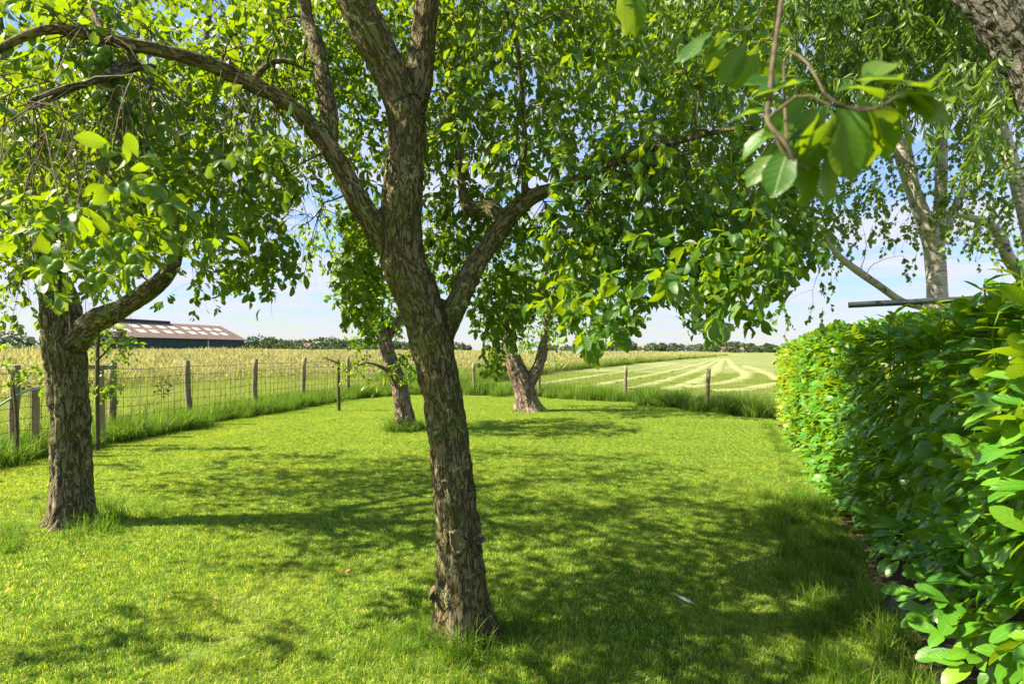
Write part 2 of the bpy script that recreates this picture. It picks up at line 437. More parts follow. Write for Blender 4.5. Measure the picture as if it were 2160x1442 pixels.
# ------------------------------------------------------------------ grass tools
def blades_patch(name, n, size, hmin, hmax, w, lean, mat, segs=2, tipfun=None, extra=None, clump=0.0):
    """a patch of n grass blades as one mesh; 'rnd' per blade, 'tip' up the blade"""
    x = rng.uniform(-size / 2, size / 2, n); y = rng.uniform(-size / 2, size / 2, n)
    if clump > 0:
        cl = rng.uniform(-size / 2, size / 2, (max(3, int(n / 40)), 2)); ci = rng.integers(0, len(cl), n)
        x = x * (1 - clump) + (cl[ci, 0] + rng.normal(0, .02, n)) * clump; y = y * (1 - clump) + (cl[ci, 1] + rng.normal(0, .02, n)) * clump
    h = rng.uniform(hmin, hmax, n); a = rng.uniform(0, 2 * np.pi, n); le = np.abs(rng.normal(0, lean, n)) * h
    dx, dy = np.cos(a), np.sin(a); tw = a + rng.uniform(-1.2, 1.2, n); sx, sy = -np.sin(tw), np.cos(tw)
    ww = w * rng.uniform(.6, 1.3, n)
    V, rn, tp = [], [], []
    r = rng.random(n)
    for k in range(segs + 1):
        t = k / segs; wid = ww * (1 - t ** 1.6) * .5 if k else ww * .4
        cx, cy, cz = x + dx * le * t * t, y + dy * le * t * t, h * (t - 0.25 * (le / h) * t * t)
        if k < segs:
            V.append(np.c_[cx - sx * wid, cy - sy * wid, cz]); V.append(np.c_[cx + sx * wid, cy + sy * wid, cz])
            rn += [r, r]; tp += [np.full(n, t)] * 2
        else:
            V.append(np.c_[cx, cy, cz]); rn.append(r); tp.append(np.ones(n))
    V = np.concatenate(V); i = np.arange(n)
    Q = [np.c_[i + 2 * k * n, i + (2 * k + 1) * n, i + (2 * k + 3) * n, i + (2 * k + 2) * n] for k in range(segs - 1)]
    T = np.c_[i + 2 * (segs - 1) * n, i + (2 * segs - 1) * n, i + 2 * segs * n]
    rn = np.concatenate(rn); tp = np.concatenate(tp)
    if extra is not None:
        EV, EF, er, et = extra(len(V), x + dx * le, y + dy * le, h * (1 - .25 * le / h), dx, dy)
        V = np.concatenate([V, EV]); rn = np.concatenate([rn, er]); tp = np.concatenate([tp, et]); Q.append(EF)
    me = mesh_np(name, V, ([np.concatenate(Q)] if Q else []) + [T], mat, True)
    for nm, arr in (('rnd', rn), ('tip', tp)):
        at_ = me.attributes.new(nm, 'FLOAT', 'POINT'); at_.data.foreach_set('value', arr.astype(np.float32))
    return me

def scatter(name, pts, rot, scl, sources, **kw):
    """instances of the source meshes on points, as one mass of growth"""
    coll = bpy.data.collections.new(name + '_patches')
    for me in sources:
        coll.objects.link(bpy.data.objects.new(me.name, me))
    n = len(pts)
    pm = bpy.data.meshes.new(name)
    pm.vertices.add(n); pm.vertices.foreach_set('co', np.asarray(pts, np.float32).ravel())
    rr = np.zeros((n, 3), np.float32); rr[:, 2] = rot
    a = pm.attributes.new('rot', 'FLOAT_VECTOR', 'POINT'); a.data.foreach_set('vector', rr.ravel())
    ss = np.asarray(scl, np.float32)
    if ss.ndim == 1: ss = np.repeat(ss[:, None], 3, 1)
    a = pm.attributes.new('scl', 'FLOAT_VECTOR', 'POINT'); a.data.foreach_set('vector', ss.ravel())
    o = put(name, pm)
    ng = bpy.data.node_groups.new(name, 'GeometryNodeTree')
    ng.interface.new_socket('Geometry', in_out='INPUT', socket_type='NodeSocketGeometry')
    ng.interface.new_socket('Geometry', in_out='OUTPUT', socket_type='NodeSocketGeometry')
    N, L = ng.nodes, ng.links
    gi, go = N.new('NodeGroupInput'), N.new('NodeGroupOutput')
    ci = N.new('GeometryNodeCollectionInfo'); ci.inputs['Collection'].default_value = coll
    ci.inputs['Separate Children'].default_value = True; ci.inputs['Reset Children'].default_value = True
    ip = N.new('GeometryNodeInstanceOnPoints'); ip.inputs['Pick Instance'].default_value = True
    ra = N.new('GeometryNodeInputNamedAttribute'); ra.data_type = 'FLOAT_VECTOR'; ra.inputs['Name'].default_value = 'rot'
    sa = N.new('GeometryNodeInputNamedAttribute'); sa.data_type = 'FLOAT_VECTOR'; sa.inputs['Name'].default_value = 'scl'
    L.new(gi.outputs[0], ip.inputs['Points']); L.new(ci.outputs[0], ip.inputs['Instance'])
    L.new(ra.outputs[0], ip.inputs['Rotation']); L.new(sa.outputs[0], ip.inputs['Scale'])
    L.new(ip.outputs[0], go.inputs[0])
    md = o.modifiers.new('growth', 'NODES'); md.node_group = ng
    return tag(o, kind='stuff', **kw)

def grid_points(x0, x1, y0, y1, step, jit=.5):
    gx, gy = np.meshgrid(np.arange(x0, x1, step), np.arange(y0, y1, step))
    p = np.c_[gx.ravel(), gy.ravel()] + rng.uniform(-jit * step, jit * step, (gx.size, 2))
    return p
def seen(p, margin=.12, z=0.0):
    return (p[:, 1] > .3) & (np.abs(p[:, 0]) < (.94 + margin) * p[:, 1] + .6)

# ------------------------------------------------------------------ lawn grass
M['lawn_grass'] = grass_mat('lawn_grass', [(0, (.055, .155, .008)), (.40, (.155, .325, .014)), (.73, (.285, .43, .034)), (.88, (.50, .52, .16)), (1, (.72, .68, .38))],
                            (2.1, 1.75, .7, 1), None, .45, (.36, .44, .07), .5, 1.1)
M['long_grass'] = grass_mat('long_grass', [(0, (.075, .17, .012)), (.6, (.14, .25, .016)), (.9, (.24, .32, .03)), (1, (.48, .44, .18))], (1.8, 1.9, 1.0, 1), None, .42, (.12, .17, .03), .4, .8)
M['tall_grass'] = grass_mat('tall_grass', [(0, (.15, .23, .030)), (.5, (.24, .31, .05)), (1, (.40, .39, .14))], (1.5, 1.4, 1.0, 1), (.35, .34, .14), .38, (.19, .28, .05), .75, .22, .8)
M['weed_grass'] = grass_mat('weed_grass', [(0, (.12, .21, .02)), (.6, (.20, .28, .03)), (1, (.40, .38, .13))], (1.6, 1.7, 1.0, 1), (.30, .33, .08), .4, (.26, .25, .10), .5, .5)
lp = [blades_patch('lawn_patch', 2600, .5, .014, .036, .0048, 1.25, M['lawn_grass'], 2, clump=.35) for _ in range(4)]
p = grid_points(-7, 6.6, 1.2, 17.4, .30, .3)
p = p[in_poly(p[:, 0], p[:, 1], LAWN) & seen(p)]
hgt = 0.7 + 0.9 * fbm(np.c_[p * .9, p[:, 0] * 0], 3)
scatter('lawn_grass', np.c_[p, np.full(len(p), .008)], rng.uniform(0, 6.28, len(p)), np.c_[np.ones(len(p)), np.ones(len(p)), hgt], lp, label='short mown grass blades of the lawn', cat=None)

# longer tufts: round tree feet and along the hedge edge
tufts = [blades_patch('tuft_patch', 110, .30, .05, .27, .0055, .85, M['long_grass'], 4, clump=.5) for _ in range(3)]
TP, TS = [], []
for _ in range(900):
    x_, y_ = random.uniform(-6, 5), 2.0 + 12 * random.random() ** 1.6
    if in_poly(np.array([x_]), np.array([y_]), LAWN)[0]: TP.append((x_, y_, .004)); TS.append(random.uniform(.16, .34))
def ring_tufts(cx, cy, r0, r1, n, s0, s1):
    for _ in range(n):
        a = random.uniform(0, 6.283); r = random.uniform(r0, r1)
        k_ = 1 - .65 * (r - r0) / (r1 - r0)
        TP.append((cx + r * math.cos(a), cy + r * math.sin(a), .006)); TS.append(random.uniform(s0, s1) * k_)
bM, bL, bA, bB = ground(978, 1350), ground(150, 1108), ground(856, 908), ground(1116, 868)
ring_tufts(bM[0], bM[1], .10, .55, 30, .45, 1.1)
ring_tufts(bM[0] - .1, bM[1] - .2, .10, .6, 14, .3, .7)
ring_tufts(bL[0], bL[1], .18, .75, 40, .6, 1.4)
ring_tufts(bA[0], bA[1], .15, .45, 22, .9, 1.9)
ring_tufts(bB[0], bB[1], .2, .5, 18, .7, 1.4)
for k in range(190):
    s = random.uniform(-.6, 3.6); w = random.uniform(.10, .60)
    q = H0 + HD * s + HNRM * w
    TP.append((q[0], q[1], .006)); TS.append(random.uniform(.35, .85))
for k in range(60):
    s = random.uniform(3, 9.5); w = random.uniform(.12, .3)
    q = H0 + HD * s + HNRM * w
    TP.append((q[0], q[1], .006)); TS.append(random.uniform(.3, .6))
scatter('grass_tufts', TP, rng.uniform(0, 6.28, len(TP)), np.array(TS), tufts, label='long grass tufts round the tree feet and hedge edge')

# rough grass along the fences
rough = [blades_patch('rough_patch', 420, .6, .18, .50, .009, .6, M['long_grass'], 3, clump=.3) for _ in range(3)]
def along(pts, step):
    out = []
    for (x1, y1), (x2, y2) in zip(pts[:-1], pts[1:]):
        L_ = math.hypot(x2 - x1, y2 - y1)
        for k in range(int(L_ / step)):
            t = k * step / L_
            out.append((x1 + (x2 - x1) * t, y1 + (y2 - y1) * t, (x2 - x1) / L_, (y2 - y1) / L_))
    return out
GP, GS = [], []
for (x, y, dx, dy) in along(LF, .07):
    w = random.uniform(-.42, .35)
    GP.append((x + dy * w * -1, y - dx * w * -1, 0)); GS.append(random.uniform(.6, 1.05))
for (x, y, dx, dy) in along(RF, .12):
    w = random.uniform(-.9, .5)
    GP.append((x - dy * w * -1, y + dx * w * -1, 0)); GS.append(random.uniform(.7, 1.35))
GP, GS = np.array(GP), np.array(GS)
k = seen(GP[:, :2]); GP, GS = GP[k], GS[k]
scatter('rough_grass', GP, rng.uniform(0, 6.28, len(GP)), GS, rough, label='dark rough grass growing along the foot of the fences')

# meadow: greener growth next to the fence, tall buff grass in plume behind
def plumes(base, tx, ty, tz, dx, dy):
    n = len(tx); sel = np.arange(n)[rng.random(n) < .32]; m = len(sel)
    V, r0 = [], rng.random(m)
    ln = rng.uniform(.10, .20, m); wd = rng.uniform(.012, .026, m); ax = rng.uniform(0, np.pi, m)
    sx, sy = np.cos(ax) * wd, np.sin(ax) * wd
    b_ = np.c_[tx[sel], ty[sel], tz[sel] - .05]; lean = np.c_[dx[sel], dy[sel]] * ln[:, None] * .5
    V = np.concatenate([b_, b_ + np.c_[sx + lean[:, 0] * .4, sy + lean[:, 1] * .4, ln * .4], b_ + np.c_[lean, ln * .95], b_ + np.c_[-sx + lean[:, 0] * .4, -sy + lean[:, 1] * .4, ln * .4]])
    i = np.arange(m) + base
    return V, np.c_[i, i + m, i + 2 * m, i + 3 * m], np.tile(r0, 4), np.ones(4 * m)
tall = [blades_patch('tall_patch', 420, 1.2, .45, 1.08, .010, .65, M['tall_grass'], 3, extra=plumes) for _ in range(4)]
weed = [blades_patch('weed_patch', 520, 1.0, .15, .55, .012, .6, M['weed_grass'], 3, clump=.4) for _ in range(3)]
def fence_dist(p):
    d = np.full(len(p), 1e9)
    for (x1, y1), (x2, y2) in zip(LF[:-1], LF[1:]):
        a = np.array((x1, y1)); v = np.array((x2 - x1, y2 - y1)); t = np.clip(((p - a) @ v) / (v @ v), 0, 1)
        d = np.minimum(d, np.linalg.norm(p - a - t[:, None] * v, axis=1))
    return d
p = grid_points(-24, 4, 4, 34, .52)
p = p[in_poly(p[:, 0], p[:, 1], MEADOW) & seen(p)]
fd = fence_dist(p)
kk = (fd > .3) & (fd < 26)
pw = p[kk]
scatter('meadow_weeds', np.c_[pw, np.zeros(len(pw))], rng.uniform(0, 6.28, len(pw)), rng.uniform(.7, 1.2, len(pw)), weed, label='green weeds and grass just beyond the wire fence')
nz = fbm(np.c_[p * .35, p[:, 0] * 0], 3)
pt = p[(fd > 4.0 + 20 * nz * rng.random(len(p)))]; fdt = fence_dist(pt)
p2 = grid_points(-75, 30, 30, 80, 1.3); p2 = p2[in_poly(p2[:, 0], p2[:, 1], MEADOW) & seen(p2)]
p3 = grid_points(-190, 120, 76, 200, 3.0); p3 = p3[in_poly(p3[:, 0], p3[:, 1], MEADOW) & seen(p3)]
pp = np.concatenate([pt, p2, p3])
sx = np.concatenate([np.full(len(pt), 1.0), np.full(len(p2), 1.7), np.full(len(p3), 3.2)])
sz = np.concatenate([rng.uniform(.75, 1.2, len(pt)) * np.clip(.45 + fdt / 9, .5, 1), rng.uniform(.85, 1.15, len(p2)), rng.uniform(.9, 1.2, len(p3))])
sz = sz * (.72 + .6 * fbm(np.c_[pp * .12, pp[:, 0] * 0 + 2], 3)); sx = sx * rng.uniform(.85, 1.2, len(sx))
scatter('meadow_grass', np.c_[pp, np.zeros(len(pp))], rng.uniform(0, 6.28, len(pp)), np.c_[sx, sx, sz], tall, label='tall buff seeding grass covering the meadow')
# rank green bank where the meadow meets the mown field
BP, BS = [], []
for (x, y, dx, dy) in along(DITCH[:4], .5):
    for _ in range(3):
        w = random.uniform(-.4, 2.2) * (1 + y / 120)
        BP.append((x - dy * w, y + dx * w, 0)); BS.append(random.uniform(1.4, 2.1))
scatter('ditch_bank_grass', BP, rng.uniform(0, 6.28, len(BP)), np.array(BS), rough, label='rank green grass bank between meadow and mown field')
# stubble on the near part of the mown field
stub = [blades_patch('stubble_patch', 700, 1.2, .03, .09, .010, .6, M['weed_grass'], 2) for _ in range(3)]
p = grid_points(-4, 26, 11, 36, .9)
FIELD_NEAR = [(x, y + .5) for x, y in RF] + [(40, 9), (40, 40), (4, 40), (2.6, 36)]
p = p[in_poly(p[:, 0], p[:, 1], FIELD_NEAR) & seen(p)]
scatter('field_stubble', np.c_[p, np.zeros(len(p))], rng.uniform(0, 6.28, len(p)), rng.uniform(.8, 1.2, len(p)), stub, label='short green stubble of the mown field')

# hay rows lying on the mown field
M['hay'] = simple_mat('hay', (.21, .24, .08), (.31, .32, .14), 9, .95, .1, .9, .05, 'pos')
rows = [([(1130, 812), (1230, 797), (1330, 783), (1430, 768), (1500, 757)], .9, 'faint hay row lying farthest to the left on the mown field'),
        ([(1230, 818), (1330, 800), (1420, 782), (1480, 767), (1512, 756)], 1.0, 'straight hay row next to the leftmost one on the mown field'),
        ([(1330, 822), (1420, 799), (1470, 782), (1500, 768), (1520, 756)], 1.1, 'hay row running up behind the middle fence post'),
        ([(1400, 825), (1470, 805), (1505, 786), (1518, 770), (1528, 756)], 1.4, 'broad hay row behind the wooden post nearest the hedge'),
        ([(1440, 819), (1530, 808), (1573, 796), (1572, 786), (1552, 775), (1541, 764), (1536, 756)], 1.3, 'hay row that swings in a hairpin curve on the mown field'),
        ([(1572, 772), (1600, 780), (1625, 791), (1648, 803), (1690, 812)], 1.1, 'short curved hay row running in behind the hedge end'),
        ([(1500, 826), (1570, 822), (1625, 812), (1660, 806)], 1.1, 'hay row closest to the back fence beside the hedge')]
for pts, wid, lab in rows:
    wid *= .62
    g = np.array([ground(*q) for q in pts])
    n = 260; tt = np.linspace(0, len(g) - 1, n); i0 = np.minimum(tt.astype(int), len(g) - 2); f = (tt - i0)[:, None]
    pm1, pp2 = g[np.maximum(i0 - 1, 0)], g[np.minimum(i0 + 2, len(g) - 1)]
    a, b_ = g[i0], g[i0 + 1]
    c = .5 * ((2 * a) + (-pm1 + b_) * f + (2 * pm1 - 5 * a + 4 * b_ - pp2) * f ** 2 + (-pm1 + 3 * a - 3 * b_ + pp2) * f ** 3)
    tg = unit(np.gradient(c, axis=0)); sd = np.c_[-tg[:, 1], tg[:, 0], np.zeros(n)]
    V = []
    for j, (o_, h_) in enumerate(((-1, 0), (-.6, .035), (0, .06), (.6, .035), (1, 0))):
        nz = .5 * fbm(np.c_[c[:, :2] * 1.1, np.full(n, j * 3.1)], 3) + .5 * rng.random(n)
        V.append(c + sd * (o_ * wid * .5 * (0.35 + 1.3 * nz))[:, None] + np.c_[np.zeros((n, 2)), .012 + h_ * (.5 + nz)])
    V = np.concatenate(V); i = np.arange(n - 1)
    Fq = np.concatenate([np.c_[i + j * n, i + 1 + j * n, i + 1 + (j + 1) * n, i + (j + 1) * n] for j in range(4)])
    tag(put('hay_row', mesh_np('hay_row', V, [Fq[:, ::-1]], M['hay'])), lab, 'hay row', 'rows of cut hay on the mown field')

# ------------------------------------------------------------------ tree tools
def catmull(P, n):
    P = np.asarray(P, float); m = len(P)
    tt = np.linspace(0, m - 1, n); i = np.minimum(tt.astype(int), m - 2); f = (tt - i)[:, None]
    a, b_, c, d = P[np.maximum(i - 1, 0)], P[i], P[i + 1], P[np.minimum(i + 2, m - 1)]
    return .5 * (2 * b_ + (c - a) * f + (2 * a - 5 * b_ + 4 * c - d) * f ** 2 + (3 * b_ - a - 3 * c + d) * f ** 3)
def limb(spec, step=.05, ws=1.0):
    """spec: (px, py, depth, width px) along the limb -> points (n,3), radii (n)"""
    P = np.array([np.r_[at(a, b_, d), w * ws / 2 / F * d] for a, b_, d, w in spec])
    L_ = np.linalg.norm(np.diff(P[:, :3], axis=0), axis=1).sum()
    C = catmull(P, max(4, int(L_ / step) + 1))
    return C[:, :3], np.maximum(C[:, 3], .002)
def limb3(spec, step=.08):
    P = np.array(spec, float)
    L_ = np.linalg.norm(np.diff(P[:, :3], axis=0), axis=1).sum()
    C = catmull(P, max(4, int(L_ / step) + 1))
    return C[:, :3], np.maximum(C[:, 3], .002)
def frames(P):
    T = unit(np.gradient(P, axis=0)); U = np.zeros_like(P); W = np.zeros_like(P)
    u = np.cross(T[0], (0, 1, 0.01)); u /= np.linalg.norm(u)
    for k in range(len(P)):
        u = u - T[k] * (u @ T[k]); u /= np.linalg.norm(u); U[k] = u; W[k] = np.cross(T[k], u)
    return T, U, W
def tube(P, r, k=12):
    T, U, W = frames(P); n = len(P)
    a = np.linspace(0, 2 * np.pi, k, endpoint=False)
    V = (P[:, None] + r[:, None, None] * (np.cos(a)[None, :, None] * U[:, None] + np.sin(a)[None, :, None] * W[:, None])).reshape(-1, 3)
    i, j = np.meshgrid(np.arange(n - 1), np.arange(k), indexing='ij'); i = i.ravel(); j = j.ravel(); j2 = (j + 1) % k
    Fq = np.c_[i * k + j, i * k + j2, (i + 1) * k + j2, (i + 1) * k + j]
    V = np.concatenate([V, P[:1], P[-1:]]); c0, c1 = n * k, n * k + 1
    jj = np.arange(k); j2 = (jj + 1) % k
    Ft = np.concatenate([np.c_[np.full(k, c0), j2, jj], np.c_[np.full(k, c1), (n - 1) * k + jj, (n - 1) * k + j2]])
    return V, Fq, Ft
def bark_mesh(name, limbs, voxel, mat, lump=.10, fiss=.006, flare=True, fz=.22, fs=30.0):
    """limbs fused into one skin, roughened along the grain, with grain coordinates for the bark material"""
    Vs, Qs, Ts, o = [], [], [], 0
    for P, r in limbs:
        V, q, t = tube(P, np.maximum(r, voxel * 1.15)); Vs.append(V); Qs.append(q + o); Ts.append(t + o); o += len(V)
    me = mesh_np(name, np.concatenate(Vs), [np.concatenate(Qs), np.concatenate(Ts)], None)
    ob = bpy.data.objects.new(name, me); COL.objects.link(ob)
    md = ob.modifiers.new('fuse', 'REMESH'); md.mode = 'VOXEL'; md.voxel_size = voxel
    dg = bpy.context.evaluated_depsgraph_get()
    nm = bpy.data.meshes.new_from_object(ob.evaluated_get(dg))
    bpy.data.objects.remove(ob); bpy.data.meshes.remove(me)
    n = len(nm.vertices); V = np.empty(n * 3, np.float32); nm.vertices.foreach_get('co', V); V = V.reshape(-1, 3).astype(float)
    CP, CRr, CT, CU, CW, CS = [], [], [], [], [], []
    for k, (P, r) in enumerate(limbs):
        T, U, W = frames(P); s = np.r_[0, np.cumsum(np.linalg.norm(np.diff(P, axis=0), axis=1))] + 3.7 * k
        CP.append(P); CRr.append(r); CT.append(T); CU.append(U); CW.append(W); CS.append(s)
    CP, CRr, CT, CU, CW, CS = map(np.concatenate, (CP, CRr, CT, CU, CW, CS))
    idx = np.empty(n, int)
    for a in range(0, n, 8000):
        v = V[a:a + 8000]
        d2 = (v ** 2).sum(1)[:, None] - 2 * v @ CP.T + (CP ** 2).sum(1)[None]
        idx[a:a + 8000] = np.argmin(d2 - (CRr ** 2)[None] * .8, axis=1)
    rel = V - CP[idx]; T = CT[idx]; tl = (rel * T).sum(1)
    loc = np.c_[(rel * CU[idx]).sum(1), (rel * CW[idx]).sum(1), CS[idx] + tl]
    nrm = unit(rel - T * tl[:, None]); rr = CRr[idx]
    lo = fbm(loc * np.array((9, 9, 5)) + 3.1, 3) - .5
    rg = 1 - np.abs(2 * vnoise(loc * np.array((fs, fs, fs * fz)) + 9.7) - 1)
    rg2 = 1 - np.abs(2 * vnoise(loc * np.array((fs * 2.1, fs * 2.1, fs * fz * 3)) + 5.3) - 1)
    disp = rr * lump * 2 * lo - fiss * np.clip(rr / .09, .25, 1.3) * (rg ** 3 + .5 * rg2 ** 3)
    if flare:
        z = V[:, 2]; an = np.arctan2(rel[:, 1], rel[:, 0])
        disp = disp + rr * (.42 * np.exp(-np.clip(z, 0, 9) / .14)) * (1 + .5 * np.sin(an * 4 + 1))
    V = V + nrm * disp[:, None]
    nm.vertices.foreach_set('co', V.astype(np.float32).ravel())
    a = nm.attributes.new('bark', 'FLOAT_VECTOR', 'POINT'); a.data.foreach_set('vector', loc.astype(np.float32).ravel())
    nm.materials.clear(); nm.materials.append(mat); nm.name = name
    nm.update(); nm.shade_smooth()
    return nm
def tubes_batch(P, Rr, k=4):
    m, n, _ = P.shape
    T = unit(np.gradient(P, axis=1)); ref = np.array((.31, .87, .38))
    U = unit(np.cross(T, ref)); W = np.cross(T, U); a = np.linspace(0, 2 * np.pi, k, endpoint=False)
    V = P[:, :, None] + Rr[:, :, None, None] * (np.cos(a)[:, None] * U[:, :, None] + np.sin(a)[:, None] * W[:, :, None])
    V = V.reshape(-1, 3)
    mm, i, j = np.meshgrid(np.arange(m), np.arange(n - 1), np.arange(k), indexing='ij')
    b0 = (mm * n + i) * k; b1 = (mm * n + i + 1) * k; j2 = (j + 1) % k
    return V, np.stack([b0 + j, b0 + j2, b1 + j2, b1 + j], -1).reshape(-1, 4)

def leaf_proto(rows, fold=.18, curl=.25, twist=0.0, petiole=.12, wave=0.0):
    """rows: (t, half width); returns verts, tri/quads, uv. Axis along +y, face up +z, length 1"""
    V, U, idx = [], [], []
    V.append((0, 0, 0)); U.append((0, 0))
    for k, (t, w) in enumerate(rows):
        y = petiole + (1 - petiole) * t; z = -curl * t * t; tw = twist * t
        for s in (-1, 0, 1):
            zz = z + (abs(s) * fold * w) + (wave * w * math.sin(k * 2.4 + s) if s else 0)
            V.append((s * w + tw * t * .3, y, zz)); U.append((s, t))
    n = len(rows)
    tip = len(V); V.append((twist * .3, 1.0, -curl * 1.02)); U.append((0, 1))
    Q, T = [], [(0, 2, 1), (0, 3, 2)]
    for k in range(n - 1):
        a, b_ = 1 + 3 * k, 4 + 3 * k
        Q += [(a, a + 1, b_ + 1, b_), (a + 1, a + 2, b_ + 2, b_ + 1)]
    a = 1 + 3 * (n - 1)
    T += [(a, a + 1, tip), (a + 1, a + 2, tip)]
    return np.array(V), np.array(Q), np.array(T), np.array(U)
PLUM = [leaf_proto([(.12, .10), (.32, .20), (.58, .265), (.80, .21), (.93, .10)], .30, c, tw, .10, wv) for c, tw, wv in ((.12, 0, .10), (.32, .15, .2), (.05, -.2, .3), (.45, .1, .15), (.22, .3, .35))]
PLUM_LOW = [leaf_proto([(.20, .15), (.55, .255), (.85, .16)], .30, c, tw, .10, wv) for c, tw, wv in ((.12, 0, .1), (.35, .15, .25), (.05, -.2, .2), (.5, .1, .1))]
LAUREL = [leaf_proto([(.08, .075), (.28, .175), (.55, .225), (.80, .185), (.94, .09)], .20, c, tw, .08) for c, tw in ((.18, 0), (.35, .12), (.08, -.1), (.5, .0))]
LAUREL_LOW = [leaf_proto([(.15, .11), (.52, .225), (.86, .155)], .20, c, tw, .08) for c, tw in ((.18, 0), (.35, .12), (.08, -.1), (.5, .0))]
BIRCH = [leaf_proto([(.14, .28), (.42, .34)], .2, .15, 0, .28)]
WILLOW = [leaf_proto([(.22, .085), (.65, .09)], .2, c, 0, .05) for c in (.1, .35)]
_proto_mesh = {}
def proto_mesh(key, proto, mat):
    if key not in _proto_mesh:
        V, Q, T, U = proto
        me = mesh_np('leaf', V, [Q, T], mat)
        uv = me.uv_layers.new(name='uv'); li = np.empty(len(me.loops), np.int32); me.loops.foreach_get('vertex_index', li)
        uv.data.foreach_set('uv', U[li].astype(np.float32).ravel())
        _proto_mesh[key] = me
    return _proto_mesh[key]
def leaf_mesh(name, protos, P, A, N, S, pick, mat):
    """many leaves as one mesh"""
    Vs, Qs, Ts, Us, Rn, o = [], [], [], [], [], 0
    X = unit(np.cross(A, N)); N = np.cross(X, A)
    for k, (V, Q, T, U) in enumerate(protos):
        s = np.flatnonzero(pick == k)
        if not len(s): continue
        W = P[s][:, None] + S[s][:, None, None] * (V[None, :, :1] * X[s][:, None] + V[None, :, 1:2] * A[s][:, None] + V[None, :, 2:] * N[s][:, None])
        nv = len(V); off = (np.arange(len(s)) * nv + o)[:, None, None]
        Vs.append(W.reshape(-1, 3)); Qs.append((Q[None] + off).reshape(-1, 4)); Ts.append((T[None] + off).reshape(-1, 3))
        Us.append(np.tile(U, (len(s), 1))); Rn.append(np.repeat(rng.random(len(s)), nv)); o += len(s) * nv
    me = mesh_np(name, np.concatenate(Vs), [np.concatenate(Qs), np.concatenate(Ts)], mat)
    U = np.concatenate(Us); li = np.empty(len(me.loops), np.int32); me.loops.foreach_get('vertex_index', li)
    uv = me.uv_layers.new(name='uv'); uv.data.foreach_set('uv', U[li].astype(np.float32).ravel())
    a = me.attributes.new('rnd', 'FLOAT', 'POINT'); a.data.foreach_set('value', np.concatenate(Rn).astype(np.float32))
    return me
def foliage(root, key, protos, mat, P, A, N, S, singles=300, name='foliage', maxd=99, bulk=None):
    """the leaves that show largest become leaf parts of their own, the rest one mass"""
    A = unit(A); N = unit(N); pick = rng.integers(0, len(protos), len(P))
    X = unit(np.cross(A, N)); N = np.cross(X, A)
    single = np.zeros(len(P), bool)
    if singles:
        px, py = project(P + A * S[:, None] * .5)
        vis = (P[:, 1] > .2) & (px > 5) & (px < 2155) & (py > 5) & (py < 1437) & (P[:, 1] < maxd)
        view = unit(P - np.array((0, 0, EYE)))
        sz = np.where(vis, S / np.maximum(P[:, 1], .2) * (.35 + np.abs((N * view).sum(1))), 0)
        o = np.argsort(-sz)[:singles]; single[o[sz[o] > 0]] = True
    if (~single).any():
        s = ~single
        tag(put(name, leaf_mesh(name, bulk or protos, P[s], A[s], N[s], S[s], pick[s] % len(bulk or protos), mat), root), kind='stuff')
    for i in np.flatnonzero(single):
        k = int(pick[i]); s = S[i]
        m = Matrix(((X[i][0] * s, A[i][0] * s, N[i][0] * s, P[i][0]), (X[i][1] * s, A[i][1] * s, N[i][1] * s, P[i][1]), (X[i][2] * s, A[i][2] * s, N[i][2] * s, P[i][2]), (0, 0, 0, 1)))
        put('leaf', proto_mesh((key, k), protos[k], mat), root, m)
def region(poly, d0, d1, n):
    """n points spread in the part of space seen inside an outline, between two depths"""
    poly = np.array(poly, float); out = []
    lo, hi = poly.min(0), poly.max(0)
    while len(out) < n:
        q = rng.uniform(lo, hi, (n, 2)); q = q[in_poly(q[:, 0], q[:, 1], [tuple(v) for v in poly])]
        for a in q:
            out.append(at(a[0], a[1], rng.uniform(d0, d1)))
    return np.array(out[:n])
def ellipsoid(c, r, n, shell=.35):
    v = unit(rng.normal(size=(n, 3))); t = rng.uniform(shell, 1, n)[:, None] ** .6
    return np.array(c) + v * t * np.array(r)
